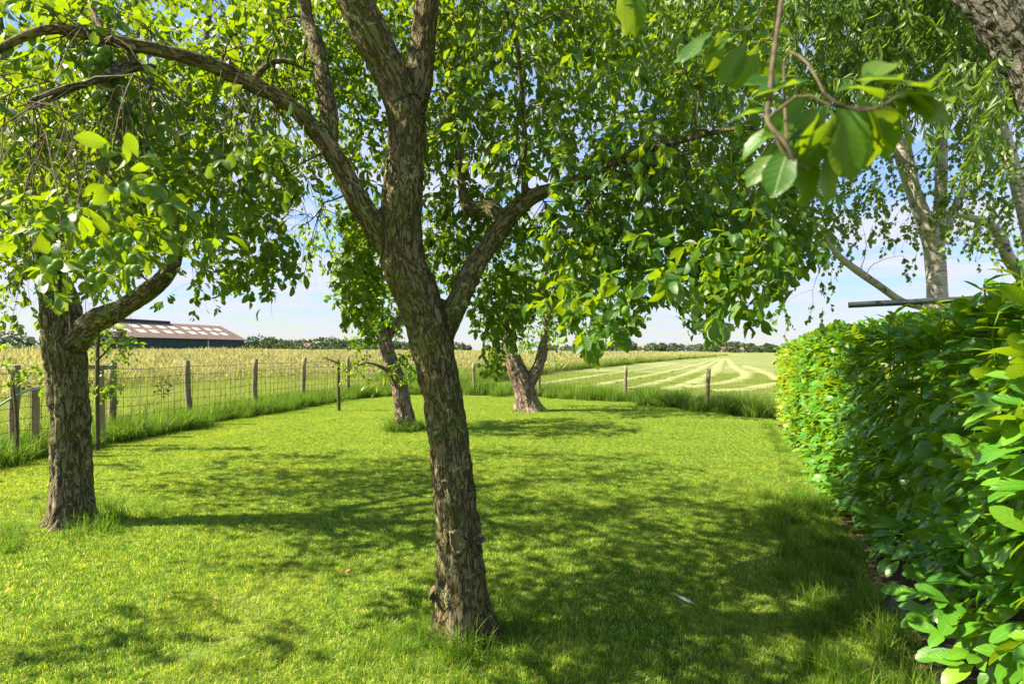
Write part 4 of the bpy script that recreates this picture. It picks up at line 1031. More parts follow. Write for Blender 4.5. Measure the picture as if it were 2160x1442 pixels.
tp = (kind >= .58) & (kind < .82); en = (kind >= .82) & (kind < .88); inn = kind >= .88
ht = hedge_top(s)
foot = .04 + .22 * np.clip(1 - np.abs(s - .9) / 1.6, 0, 1)
z[fr] = foot[fr] + (ht[fr] - foot[fr]) * rng.random(fr.sum()) ** .95
bul = .16 * (fbm(np.c_[s * 1.6, z * 1.9, s * 0], 3) - .5) * 2
w[fr] = -bul[fr] + .05 + np.abs(rng.normal(0, .10, fr.sum())) + .22 * np.clip((z[fr] - ht[fr] + .35) / .35, 0, 1) ** 2 + .10 * np.clip(1 - z[fr] / .45, 0, 1) * np.clip(1 - np.abs(s[fr] - .9) / 1.6, 0, 1)
out[fr] = HNRM + np.array((0, 0, .25))
w[tp] = rng.uniform(.05, TH, tp.sum()); z[tp] = ht[tp] - np.abs(rng.normal(0, .08, tp.sum())) - .12 * np.clip(1 - w[tp] / .3, 0, 1); out[tp] = np.array((0, 0, 1)) + HNRM * .25
s[en] = S1_ + .05 - np.abs(rng.normal(0, .08, en.sum())); w[en] = rng.uniform(0, TH, en.sum()); z[en] = .1 + 1.5 * rng.random(en.sum()); out[en] = HD * .9 + HNRM * .1 + np.array((0, 0, .2))
w[inn] = rng.uniform(.2, TH, inn.sum()); z[inn] = .15 + (ht[inn] - .25) * rng.random(inn.sum()); out[inn] = HNRM * .4 + np.array((0, 0, .5))
P = hedge_pt(s, w, z)
A = unit(unit(out) * .85 + .62 * unit(rng.normal(size=(n, 3))) - HD[None] * .15 + np.array((0, 0, -.22)))
N = unit(unit(out) * .75 + np.array((0, 0, .70)) + .34 * rng.normal(size=(n, 3)))
S = rng.uniform(.085, .165, n) * np.where(s > 6, .9, 1.0)
# young shoots standing up out of the top, nearest the camera
sh_P, sh_A, sh_N, sh_S, sh_T = [], [], [], [], []
for (px, py, d) in [(2140, 545, 2.15), (2075, 600, 2.3), (2130, 610, 2.1), (2010, 640, 2.6), (2050, 660, 2.4), (1960, 650, 2.9), (1880, 668, 3.4), (1830, 690, 3.8), (1905, 680, 3.1), (1990, 668, 2.7), (1780, 705, 4.4), (1745, 725, 5.0), (2155, 570, 2.0)]:
    q = at(px, py, d); q0 = q + np.array((random.uniform(-.05, .08), random.uniform(-.05, .05), -.30))
    cp = catmull(np.array([q0, (q0 + q) / 2 + rng.normal(0, .02, 3), q]), 8); sh_T.append(cp)
    for k in range(11):
        a = k * 2.4; f = .35 + .65 * k / 10
        sh_P.append(cp[min(7, int(f * 7))]); sh_A.append((math.cos(a), math.sin(a), .15 + .7 * f * (k > 7))); sh_N.append((-.3 * math.cos(a), -.3 * math.sin(a), 1)); sh_S.append(random.uniform(.08, .13))
sh_T = np.array(sh_T)
put('shoots', twig_mesh('shoots', [(sh_T, np.linspace(.005, .003, 8)[None].repeat(len(sh_T), 0))], M['fruit'], 5), t_h)['kind'] = 'stuff'
# low sprays leaning out over the lawn edge at the near end
for (px, py, d) in [(1990, 1255, 2.35), (1970, 1290, 2.3), (2010, 1320, 2.2), (1960, 1180, 2.6), (2040, 1380, 2.05)]:
    q = at(px, py, d)
    for k in range(7):
        a = random.uniform(1.6, 4.6)
        sh_P.append(q + rng.normal(0, .03, 3)); sh_A.append((math.cos(a), math.sin(a) * .6, random.uniform(-.5, .35))); sh_N.append((-.4, -.5, 1 + random.uniform(-.4, .4))); sh_S.append(random.uniform(.09, .135))
sun_tint = (s > 7.4 + rng.normal(0, .5, n)) & (rng.random(n) < .58) & (fr | en)  # far-end leaves that carry the sun's yellow in their colour
foliage(t_h, 'young', LAUREL, M['laurel_sun_tint'], P[sun_tint], A[sun_tint], N[sun_tint], S[sun_tint] * .9, 0, 'sun_tinted_foliage', bulk=LAUREL_LOW)  # same laurel leaves, sunlit look put into the material
P, A, N, S = P[~sun_tint], A[~sun_tint], N[~sun_tint], S[~sun_tint]
foliage(t_h, 'laurel', LAUREL, M['laurel_leaf'], np.concatenate([P, sh_P]), np.concatenate([A, unit(np.array(sh_A))]), np.concatenate([N, unit(np.array(sh_N))]), np.concatenate([S, sh_S]), 300, bulk=LAUREL_LOW)

# ------------------------------------------------------------------ birches and willow behind the hedge
def strands(starts, length, n_leaf, spread, ls, droop=1.0):
    """hanging twigs with leaves along them"""
    m = len(starts); t = np.linspace(0, 1, 7)[None, :, None]
    L_ = rng.uniform(length[0], length[1], m)[:, None, None]
    D = unit(np.c_[rng.normal(0, spread, (m, 2)), -np.abs(rng.normal(.6, .3, m)) * droop])[:, None]
    TW = starts[:, None] + D * L_ * t * .6 + np.array((0, 0, -1)) * L_ * .5 * t ** 2 * droop + rng.normal(0, .012, (m, 7, 3)) * t
    nl = rng.poisson(n_leaf, m); li = np.repeat(np.arange(m), nl); K = len(li)
    w = rng.uniform(.08, 1, K) * 6; k = np.minimum(w.astype(int), 5); g = (w - k)[:, None]
    Pp = TW[li, k] * (1 - g) + TW[li, k + 1] * g; td = unit(TW[li, k + 1] - TW[li, k])
    A_ = unit(td * .5 + .8 * unit(rng.normal(size=(K, 3))) + np.array((0, 0, -.55)))
    N_ = unit(rng.normal(size=(K, 3)) + np.array((0, -.2, .5)))
    return (TW, np.linspace(.0024, .0009, 7)[None].repeat(m, 0)), (Pp, A_, N_, rng.uniform(ls[0], ls[1], K))
DB = 6.2
base = at(1980, 738, DB); base[2] = 0
t_bi = tree('birch_tree', base, 'pale barked birch tree rising behind the laurel hedge, limbs fanning out', 'tree', 'birch trees behind the hedge')
bl = [limb([(1985, 1010, DB, 58), (1983, 850, DB, 52), (1979, 700, DB, 48), (1977, 620, DB, 44), (1973, 555, DB, 44), (1966, 505, DB, 44), (1942, 445, DB, 36), (1918, 380, DB, 32), (1902, 330, DB, 30), (1880, 240, DB + .1, 24), (1850, 120, DB + .2, 18), (1830, 0, DB + .3, 12)], .06, .86),
      limb([(1972, 540, DB, 34), (1980, 480, DB, 30), (1984, 410, DB, 27), (1986, 330, DB, 26), (1984, 250, DB, 23), (1975, 140, DB, 18), (1975, 0, DB, 12)], .06, .86),
      limb([(1980, 520, DB, 24), (2006, 460, DB + .1, 20), (2028, 400, DB + .15, 18), (2044, 330, DB + .2, 16), (2062, 240, DB + .3, 13), (2080, 120, DB + .4, 9)], .06, .86),
      limb([(1950, 470, DB, 16), (1935, 400, DB - .1, 15), (1925, 350, DB - .15, 14), (1912, 280, DB - .2, 11), (1900, 180, DB - .2, 7)], .06, .86),
      limb([(1978, 655, DB, 20), (1945, 648, DB - .05, 17), (1900, 634, DB - .2, 17), (1855, 603, DB - .3, 18), (1810, 572, DB - .4, 18), (1770, 540, DB - .5, 15), (1745, 505, DB - .6, 12), (1725, 470, DB - .7, 8), (1690, 430, DB - .8, 6)], .06, .86)]
put('trunk', bark_mesh('trunk', bl, .015, M['birch_bark'], .05, .002, False), t_bi)
st = np.concatenate([region([(1500, 420), (1620, 330), (1700, 260), (2160, 230), (2160, 470), (2060, 480), (1900, 480), (1700, 520), (1560, 520)], 5.4, 7.2, 300),
                     np.array([at(px, py, 5.5) for px, py in ((1650, 520), (1640, 560), (1665, 600), (1655, 640), (1720, 540), (1730, 590), (1715, 640), (1610, 560), (1625, 620), (1740, 500), (1690, 480), (1900, 500), (1905, 540), (1660, 660), (1735, 650), (1590, 540))]), ])
tw, lv = strands(st, (.25, .62), 22, .8, (.040, .062))
bb, bt, _ = grow(bl, st[::3], 1, .01, (.1, .2), (.05, .06), .5, .006)
put('twigs', twig_mesh('twigs', [tw, bb], M['twig'], 3), t_bi)['kind'] = 'stuff'
foliage(t_bi, 'birch', BIRCH, M['birch_leaf'], *lv, 60)

base = at(2190, 738, 5.2); base[2] = 0
t_b2 = tree('birch_tree', base, 'second birch at the right edge, white stem partly behind the dark rough trunk', 'tree', 'birch trees behind the hedge')
bl2 = [limb([(2215, 1060, 5.2, 58), (2205, 800, 5.2, 52), (2190, 600, 5.2, 46), (2168, 470, 5.2, 42), (2150, 400, 5.2, 38), (2132, 330, 5.2, 34), (2112, 260, 5.2, 30), (2098, 180, 5.2, 24), (2080, 60, 5.3, 16), (2070, -60, 5.4, 9)], .06, .72),
       limb([(2192, 620, 5.2, 30), (2155, 580, 5.1, 26), (2125, 540, 5.05, 24), (2112, 500, 5.0, 20), (2085, 472, 5.0, 18), (2050, 460, 5.0, 15), (2020, 450, 5.0, 9)], .06)]
put('trunk', bark_mesh('trunk', bl2, .015, M['birch_bark'], .05, .002, False), t_b2)
st = region([(1990, 120), (2160, 100), (2160, 500), (2080, 540), (2020, 480)], 4.4, 5.6, 110)
tw, lv = strands(st, (.2, .5), 15, .8, (.038, .055))
bb, bt, _ = grow(bl2, st[::3], 1, .01, (.1, .2), (.05, .06), .5, .006)
put('twigs', twig_mesh('twigs', [tw, bb], M['twig'], 3), t_b2)['kind'] = 'stuff'
foliage(t_b2, 'birch', BIRCH, M['birch_leaf'], *lv, 30)

DW = 3.9
base = at(2420, 738, DW); base[2] = 0
t_w = tree('willow_tree', base, 'leaning willow with dark rough trunk and narrow hanging leaves, top right corner', 'tree')
wl_ = [limb([(2450, 1150, DW, 170), (2430, 900, DW, 160), (2390, 600, DW, 155), (2320, 400, DW, 155), (2278, 290, DW, 152), (2236, 180, DW, 150), (2188, 90, DW, 148), (2130, 0, DW, 145), (2020, -130, DW + .1, 135), (1900, -330, DW + .3, 110), (1800, -560, DW + .6, 60)], .08),
       limb([(2000, -140, DW + .1, 70), (1850, -160, DW + .9, 55), (1680, -140, DW + 1.8, 45), (1480, -100, DW + 2.6, 30), (1320, -60, DW + 3.2, 14)], .1),
       limb([(2110, 30, DW, 60), (2050, -60, DW + .8, 50), (1950, -60, DW + 1.8, 40), (1860, -40, DW + 2.4, 26), (1780, -20, DW + 2.8, 12)], .1),
       limb([(1950, -250, DW + .2, 70), (1700, -380, DW + 1.0, 55), (1400, -420, DW + 2.0, 36), (1200, -380, DW + 2.6, 16)], .1)]
put('trunk', bark_mesh('trunk', wl_, .024, M['willow_bark'], .06, .02, False, fs=22), t_w)
st = np.concatenate([region([(1180, -120), (2160, -160), (2160, 170), (1950, 170), (1700, 190), (1450, 150), (1200, 60)], 4.8, 8.2, 1250), region([(2000, 120), (2160, 100), (2140, 240)], 3.6, 4.2, 12)])
tw, lv = strands(st, (.35, .8), 34, .6, (.085, .14))
bb, bt, _ = grow(wl_, st[::4], 1, .01, (.1, .2), (.05, .06), .5, .008)
put('twigs', twig_mesh('twigs', [tw, bb], M['twig'], 3), t_w)['kind'] = 'stuff'
foliage(t_w, 'willow', WILLOW, M['willow_leaf'], *lv, 40)

# ------------------------------------------------------------------ fences
def post_mesh(h, r, seed):
    rs = np.random.default_rng(seed); P = np.array([(0, 0, z) for z in np.linspace(-.05, h, 7)]); P[:, :2] += rs.normal(0, .006, (7, 2))
    V, q, t = tube(P, r * (1 + rs.normal(0, .04, 7)), 9)
    return mesh_np('post', V, [q, t], M['post_wood'])
PM = [post_mesh(1.22, .055, k) for k in range(3)]
PM2 = [post_mesh(1.02, .05, k + 9) for k in range(3)]
def cyl_between(a, b_, r, mat, name, k=5, nseg=2):
    P = np.linspace(np.array(a, float), np.array(b_, float), nseg)
    V, q, t = tube(P, np.full(nseg, r), k)
    return mesh_np(name, V, [q, t], mat)
def fence(name, label, posts, meshes, height, rails, vstep, rad, tilt):
    root = empty(name, (posts[1][0], posts[1][1], 0)); tag(root, label, 'fence')
    for k, (x, y) in enumerate(posts):
        put('post', meshes[k % 3], root, Matrix.Translation((x, y, 0)) @ Matrix.Rotation(random.uniform(-tilt, tilt), 4, 'X') @ Matrix.Rotation(random.uniform(-tilt, tilt), 4, 'Y') @ Matrix.Rotation(random.uniform(0, 6), 4, 'Z'))
    for z in rails:
        P = []
        for (x1, y1), (x2, y2) in zip(posts[:-1], posts[1:]):
            for t in np.linspace(0, 1, 5)[:-1]: P.append((x1 + (x2 - x1) * t, y1 + (y2 - y1) * t, z - .018 * math.sin(math.pi * t) + random.uniform(-.006, .006)))
        P.append((*posts[-1], z)); P = np.array(P)
        T = unit(np.gradient(P, axis=0)); P = P + np.c_[T[:, 1], -T[:, 0], T[:, 2] * 0] * .06
        V, q, t = tube(P, np.full(len(P), rad), 4); put('horizontal_wire', mesh_np('horizontal_wire', V, [q, t], M['wire']), root)
    vm = cyl_between((0, 0, rails[0]), (0, 0, rails[-1]), rad * .85, M['wire'], 'vertical_wire', 4)
    cnt = 0
    for (x, y, dx, dy) in along(posts, vstep):
        if not seen(np.array([[x, y]]), .05)[0]: continue
        put('vertical_wire', vm, root, Matrix.Translation((x + dy * .06, y - dx * .06, 0)) @ Matrix.Rotation(random.uniform(-.02, .02), 4, 'X')); cnt += 1
fence('wire_mesh_fence', 'square wire mesh fence on round wooden posts along the tall meadow', LF, PM, 1.2, np.linspace(.06, 1.12, 8), .15, .0042, .035)
fence('wire_fence', 'low wire fence with leaning wooden posts across the back of the lawn', RF, PM2, 1.0, np.linspace(.10, .82, 5), .22, .0022, .05)

# ------------------------------------------------------------------ saplings, stakes, hose
def sapling(name, label, spec, clusters, leaf, nt, nl, group=None, cat='tree'):
    l0 = [limb(q, .05) for q in spec]; b0 = l0[0][0][0].copy(); b0[2] = 0
    r = tree(name, b0, label, cat, group)
    V, q, t = [], [], []; o = 0
    for P_, rr in l0:
        v_, q_, t_ = tube(P_, rr, 7); V.append(v_); q.append(q_ + o); t.append(t_ + o); o += len(v_)
    put('trunk', mesh_np('trunk', np.concatenate(V), [np.concatenate(q), np.concatenate(t)], M['twig']), r)
    b_, t_, lv_ = grow(l0, np.array([at(*c_) for c_ in clusters]), nt, nl, (.08, .24), leaf, .3, .005, .3)
    put('twigs', twig_mesh('twigs', [b_, t_], M['twig'], 3), r)['kind'] = 'stuff'
    foliage(r, 'plumf', PLUM_LOW, M['plum_leaf_far'], *lv_, 60)
ds = 7.6
sapling('fruit_sapling', 'young thin-stemmed fruit sapling staked behind the thick left trunk', [[(206, 985, ds, 8), (206, 900, ds, 8), (205, 800, ds, 8), (210, 700, ds, 7), (240, 660, ds, 5)], [(205, 760, ds, 5), (230, 735, ds, 4), (260, 700, ds, 3)]],
        [(215, 690, ds), (235, 670, ds), (255, 700, ds), (245, 735, ds), (265, 745, ds), (225, 650, ds), (215, 820, ds), (228, 800, ds), (205, 730, ds), (270, 720, ds), (240, 700, ds), (225, 830, ds), (245, 815, ds), (220, 780, ds)], (.05, .085), 6, 5, 'young fruit saplings')
ds2 = 12.6
sapling('fruit_sapling', 'bare little sapling tied to a stake in front of the far wire mesh', [[(716, 888, ds2, 7), (714, 830, ds2, 7), (714, 775, ds2, 6), (712, 758, ds2, 4)], [(714, 765, ds2, 5), (695, 758, ds2, 4), (680, 752, ds2, 2)]],
        [(690, 752, ds2), (712, 755, ds2), (722, 765, ds2), (705, 760, ds2), (716, 870, ds2), (718, 840, ds2)], (.05, .08), 3, 3, 'young fruit saplings')
sapling('fruit_sapling', 'leafy low sapling at the left edge beside the bare stake', [[(34, 985, 6.6, 8), (36, 900, 6.6, 7), (30, 830, 6.6, 5), (25, 800, 6.6, 3)]],
        [(40, 790, 6.6), (60, 790, 6.5), (20, 780, 6.5), (75, 785, 6.4), (10, 745, 6.3), (90, 800, 6.5), (100, 815, 6.5)], (.06, .09), 4, 4, 'young fruit saplings')
def stake(px, y0, y1, d, w, label, g='wooden stakes by the left plum'):
    a = at(px, y0, d); h = a[2]
    V, f = box_geo((0, 0, h / 2 - .02), (w, w, h + .04)); me = mesh('stake', V, f, M['stake_wood'])
    bm = bmesh.new(); bm.from_mesh(me); bmesh.ops.bevel(bm, geom=bm.edges[:], offset=.008, segments=1, affect='EDGES'); bm.to_mesh(me); bm.free()
    o = put('tree_stake', me, None, Matrix.Translation((a[0], a[1], 0)) @ Matrix.Rotation(y1, 4, 'Y') @ Matrix.Rotation(.4, 4, 'Z'))
    tag(o, label, 'stake', g)
stake(75, 815, 0.0, 7.3, .075, 'bare square wooden stake left of the thick plum trunk')
stake(217, 778, -.03, 7.9, .075, 'weathered wooden stake right of the thick plum trunk')
r_ = at(212, 774, 7.85); V, f = box_geo(r_, (.42, .05, .06), .1)
tag(put('crossbar', mesh('crossbar', V, f, M['post_wood'])), 'short wooden crossbar nailed over the stake beside the plum trunk', 'crossbar')
P = catmull(np.array([at(-20, 868, 6.9), at(20, 842, 7.0), at(60, 823, 7.05), at(110, 817, 7.1), at(135, 816, 7.15), at(158, 830, 7.2), at(162, 900, 7.2), at(162, 975, 7.2)]), 40)
V, q, t = tube(P, np.full(40, .014), 8)
tag(put('hoop_pipe', mesh_np('hoop_pipe', V, [q, t], M['hose'])), 'pale blue-green bent plastic pipe arching by the left fence', 'pipe')

# dark rail above the hedge
ra, rb = at(1790, 643, 5.0), at(2090, 629, 4.6)
T = unit(rb - ra); P = np.array([ra + T * .006, ra, ra, ra + T * .01] + [ra + (rb - ra) * k for k in (.3, .6, 1.0)])
P = np.array([ra + (rb - ra) * k for k in np.linspace(0, 1, 12)]) + rng.normal(0, .0015, (12, 3))
V, q, t = tube(P, np.full(12, .027), 14); t = t[14:]
rr_ = empty('rail_pipe', (ra[0] + .9, ra[1] - .2, 0)); tag(rr_, 'dark metal rail pipe with open end sticking out above the hedge before the birch', 'rail')
put('tube', mesh_np('tube', V, [q, t], M['pipe']), rr_)
V2, q2, t2_ = tube(P, np.full(12, .021), 14); put('bore', mesh_np('bore', V2, [q2[:, ::-1]], M['pipe']), rr_)
for k in (.55, .95):
    c = ra + (rb - ra) * k
    put('post', cyl_between((c[0], c[1], -.03), (c[0], c[1], c[2] - .024), .022, M['pipe'], 'post', 10), rr_)

# ------------------------------------------------------------------ barn across the meadow
def corr(name, c1, c2, scale, axis, rough=.7):
    m, nt, out = new_mat(name); b = NB(nt)
    w = b.n('ShaderNodeTexWave', wave_type='BANDS', bands_direction=axis); b.l(b.n('ShaderNodeTexCoord').outputs['Object'], w.inputs['Vector'])
    w.inputs['Scale'].default_value = scale; w.inputs['Distortion'].default_value = 0
    nz = b.noise(b.n('ShaderNodeTexCoord').outputs['Object'], .6, 5, .65)
    col = b.mix(b.math('MULTIPLY', w.outputs['Fac'], .35), b.ramp(nz, [(.3, c1), (.7, c2)]), c1)
    b.l(b.principled(col, rough, .3, b.bump(w.outputs['Fac'], .6, .05)), out.inputs[0]); return m
M['roof'] = corr('barn_roof', (.155, .098, .074), (.235, .160, .122), 2.2, 'X', .8)
M['cladding'] = corr('barn_cladding', (.022, .050, .055), (.035, .070, .075), 1.6, 'X', .6)
M['skylight'] = simple_mat('skylight', (.55, .50, .44), (.72, .68, .60), 3, .4, .4, .05, .01)
M['vent'] = simple_mat('vent', (.015, .025, .04), (.03, .045, .06), 2, .6, .3, .1, .02)
bc = np.array((-78.6, 160.0, 0)); bax = np.array((-.277, -.961, 0)); bpr = np.array((-.961, .277, 0))   # corner, along, across
BL, BW, EH, RH = 40.0, 9.1, 4.05, 8.0
t_barn = empty('barn', bc + bax * 20 + bpr * 9); tag(t_barn, 'long low barn with brown roof and dark teal cladding beyond the meadow', 'barn')
# barn pieces are laid out in its own frame: x along, y across, z up
BMat = Matrix(((bax[0], bpr[0], 0, bc[0]), (bax[1], bpr[1], 0, bc[1]), (0, 0, 1, 0), (0, 0, 0, 1)))
def bpart(name, V, f, mat, parent=None):
    return put(name, mesh(name, V, f, mat), t_barn, BMat)
def bbox(name, x0, x1, y0, y1, z0, z1, mat):
    V, f = box_geo(((x0 + x1) / 2, (y0 + y1) / 2, (z0 + z1) / 2), (x1 - x0, y1 - y0, z1 - z0)); return bpart(name, V, f, mat)
bbox('wall', 0, BL, 0, .25, 0, EH - .05, M['cladding']); bbox('wall', 0, BL, 2 * BW - .25, 2 * BW, 0, EH - .05, M['cladding'])
for x in (0, BL - .25):
    V = [(x, .26, 0), (x, 2 * BW - .26, 0), (x, 2 * BW - .26, EH - .1), (x, BW, RH - .2), (x, .26, EH - .1)]; V += [(x + .25, y, z_) for _, y, z_ in V]
    bpart('gable_wall', V, [(0, 1, 2, 3, 4), (9, 8, 7, 6, 5)] + [(i, (i + 1) % 5 + 0, (i + 1) % 5 + 5, i + 5) for i in range(5)], M['cladding'])
sl_ = (RH - EH) / BW
def slope(y0, y1, x0, x1, off, th):
    zf = lambda y: EH + sl_ * min(y, 2 * BW - y)
    V = [(x, y, zf(y) + off + d_) for x in (x0, x1) for y in (y0, y1) for d_ in (0, th)]
    return V, [(0, 1, 3, 2), (4, 6, 7, 5), (0, 4, 5, 1), (2, 3, 7, 6), (0, 2, 6, 4), (1, 5, 7, 3)]
bpart('roof', *slope(-.5, BW, -.5, BL + .5, 0, .12), M['roof']); bpart('roof', *slope(BW, 2 * BW + .5, -.5, BL + .5, 0, .12), M['roof'])
for row, (y0, y1) in enumerate(((2.4, 4.1), (5.3, 6.9))):
    for k in range(10):
        x = 3.2 + (k // 2) * 7.4 + (k % 2) * 3.4 - row * .5
        bpart('skylight', *slope(y0, y1, x, x + 1.9, .125, .03), M['skylight'])
bbox('ridge_vent', 17, BL, BW - .5, BW + .5, RH + .0, RH + .65, M['vent'])
bbox('gutter', -.4, BL + .4, -.72, -.55, EH - .30, EH - .12, M['vent'])
bbox('downpipe', 13.0, 13.25, -.2, -.02, 0, EH - .3, M['skylight'])

# ------------------------------------------------------------------ far trees, hedges, houses
M['far_leaf'] = grass_mat('far_leaf', [(0, (.05, .085, .035)), (.6, (.075, .115, .045)), (1, (.12, .155, .065))], (1.4, 1.6, 1.0, 1), None, .2, (.09, .12, .06), .5, .03)
def crown_quads(c, r, n, s):
    v = unit(rng.normal(size=(n, 3))) * (rng.uniform(.35, 1, n) ** .5)[:, None]
    P_ = np.array(c) + v * np.array(r) * (.75 + .5 * vnoise(v * 2.5 + c[0])[:, None])
    a, b_ = unit(rng.normal(size=(n, 3))), unit(rng.normal(size=(n, 3))); ss = (s * rng.uniform(.5, 1.3, n))[:, None]
    V = np.stack([P_ - a * ss, P_ + b_ * ss * .8, P_ + a * ss, P_ - b_ * ss * .8], 1).reshape(-1, 3)
    return V, np.arange(4 * n).reshape(-1, 4)
def quads_obj(name, items, mat, parent=None):
    Vs, Qs, Rn, o = [], [], [], 0
    for V, q in items: Vs.append(V); Qs.append(q + o); Rn.append(np.repeat(rng.random(len(q)), 4)); o += len(V)
    me = mesh_np(name, np.concatenate(Vs), [np.concatenate(Qs)], mat)
    a = me.attributes.new('rnd', 'FLOAT', 'POINT'); a.data.foreach_set('value', np.concatenate(Rn).astype(np.float32))
    return put(name, me, parent)
def skyline(px0, px1, d, hmin, hmax, step):
    it = []
    px = px0
    while px < px1:
        w = random.uniform(.8, 1.5); h = random.uniform(hmin, hmax); dd = d * random.uniform(.92, 1.1)
        q = at(px, 738, dd); q[2] = h * .55
        it.append(crown_quads(q, (w * h * .6, w * h * .6, h * .58), 300, h * .13)); px += step * w * random.uniform(.6, 1.3)
    return it
it = skyline(518, 1000, 420, 4.5, 8.5, 15) + skyline(560, 800, 600, 9, 13, 14) + skyline(1150, 1280, 640, 5, 8, 13) + skyline(1240, 1700, 700, 7, 11, 12) + skyline(1500, 1570, 560, 9, 12, 14) + skyline(1580, 1660, 620, 6, 9, 12) + skyline(1660, 2200, 650, 6, 10, 14)
tag(quads_obj('distant_treeline', it, M['far_leaf']), 'distant line of trees along the horizon', kind='stuff')
for k in range(8):
    q = at(524 + k * 7.2, 738, 450 + k * 4); h = random.uniform(12, 14)
    r = tree('poplar_tree', (q[0], q[1], 0), 'slender poplar, %s of the distant row right of the barn' % ('first from the barn', 'second from the barn', 'third from the barn', 'fourth from the barn', 'fifth from the barn', 'sixth from the barn', 'seventh from the barn', 'last and farthest from the barn')[k], 'tree', 'poplar row beyond the barn')
    quads_obj('crown', [crown_quads((q[0], q[1], h * .58), (1.5, 1.5, h * .45), 110, .7)], M['far_leaf'], r)
    put('trunk', cyl_between((q[0], q[1], -.1), (q[0], q[1], h * .5), .22, M['twig'], 'trunk', 6), r)
q = at(712, 738, 430); r = tree('cypress_tree', (q[0], q[1], 0), 'dark pointed conifer standing above the distant treeline', 'tree')
quads_obj('crown', [crown_quads((q[0], q[1], 5.6), (1.3, 1.3, 4.6), 160, .6)], M['far_leaf'], r); put('trunk', cyl_between((q[0], q[1], -.1), (q[0], q[1], 4), .2, M['twig'], 'trunk', 6), r)
q = at(703, 738, 480); tag(put('mast', cyl_between((q[0], q[1], 0), (q[0], q[1], 14), .14, M['vent'], 'mast', 6)), 'thin mast beside the dark conifer on the horizon', 'mast')
# clipped field hedge right of the barn, and dark growth at the left edge
def field_hedge(name, label, a, b_, h, w):
    a, b_ = np.array(a, float), np.array(b_, float); n_ = int(np.linalg.norm(b_ - a) * 26); t = rng.random(n_)[:, None]
    P_ = a + (b_ - a) * t + np.c_[rng.normal(0, w / 2, (n_, 2)), rng.random(n_) ** .7 * h]
    u, v = unit(rng.normal(size=(n_, 3))), unit(rng.normal(size=(n_, 3))); s_ = .42
    V = np.stack([P_ - u * s_, P_ + v * s_ * .8, P_ + u * s_, P_ - v * s_ * .8], 1).reshape(-1, 3)
    r = tree(name, (*((a + b_) / 2)[:2], 0), label, 'hedge')
    tag(quads_obj('foliage', [(V, np.arange(4 * n_).reshape(-1, 4))], M['far_leaf'], r), kind='stuff')
    put('stems', cyl_between((a + b_) / 2 - (0, 0, .1), (a + b_) / 2 + (0, 0, h * .6), .12, M['twig'], 'stems', 6), r)
field_hedge('field_hedge', 'low dark clipped hedge running right from the barn', (-66, 160, 0), (-40, 172, 0), 2.1, 1.4)
field_hedge('field_hedge', 'dark hedge at the left edge beyond the tall grass', (-75, 62, 0), (-47, 68, 0), 2.6, 1.2)
q = at(25, 738, 70); r = tree('field_shrub', (q[0], q[1], 0), 'brownish rounded shrub at the left edge above the dark hedge', 'shrub')
quads_obj('crown', [crown_quads((q[0], q[1], 2.2), (2.6, 2.0, 1.5), 500, .22)], M['far_leaf'], r); put('trunk', cyl_between((q[0], q[1], -.1), (q[0], q[1], 1.6), .12, M['twig'], 'trunk', 6), r)
# brown dock plant in the meadow behind the mesh
M['dock'] = grass_mat('dock', [(0, (.11, .07, .035)), (1, (.20, .13, .07))], (1.2, 1.1, 1, 1), None, .3, (.15, .10, .05), .3, 1.0)
q = at(345, 800, 11.5); r = tree('dock_plant', (q[0], q[1], 0), 'brown seeding dock plant in the meadow behind the wire mesh', 'plant')
tag(quads_obj('seed_heads', [crown_quads((q[0], q[1], .62), (.20, .2, .22), 120, .03)], M['dock'], r), kind='stuff'); put('stems', cyl_between((q[0], q[1], 0), (q[0], q[1], .62), .010, M['dock'], 'stems', 5), r)
# far houses
M['plaster'] = simple_mat('plaster', (.50, .42, .38), (.62, .54, .50), 1, .8, .2, .1, .02)
M['tile'] = simple_mat('tile', (.18, .10, .08), (.28, .17, .13), 1, .8, .2, .1, .02)
M['pane'] = simple_mat('pane', (.03, .04, .05), (.06, .07, .08), 1, .2, .5, .02, .01)
def house(px, d, w, h, label, rz):
    q = at(px, 738, d); r = empty('farmhouse', (q[0], q[1], 0)); tag(r, label, 'house', 'far houses on the horizon')
    B = Matrix.Translation((q[0], q[1], 0)) @ Matrix.Rotation(rz, 4, 'Z')
    V, f = box_geo((0, 0, h / 2), (w, 7, h)); put('wall', mesh('wall', V, f, M['plaster']), r, B)
    V = [(-w / 2 - .3, -4, h), (w / 2 + .3, -4, h), (w / 2 + .3, 4, h), (-w / 2 - .3, 4, h), (-w / 2 - .3, 0, h + 2.6), (w / 2 + .3, 0, h + 2.6)]
    put('roof', mesh('roof', V, [(0, 1, 5, 4), (2, 3, 4, 5), (0, 4, 3), (1, 2, 5), (0, 3, 2, 1)], M['tile']), r, B)
    for k in range(3):
        V, f = box_geo((-w / 2 + w * (k + .5) / 3, -3.52, h * .55), (1.2, .08, 1.2)); put('window', mesh('window', V, f, M['pane']), r, B)
house(1536, 540, 16, 3.2, 'pale long farmhouse on the horizon before a round clump of trees', .05)
house(1557, 545, 9, 3.0, 'smaller pale house right next to the long farmhouse on the horizon', -.1)
house(640, 415, 10, 3.2, 'pale house on the horizon right of the barn', .1)

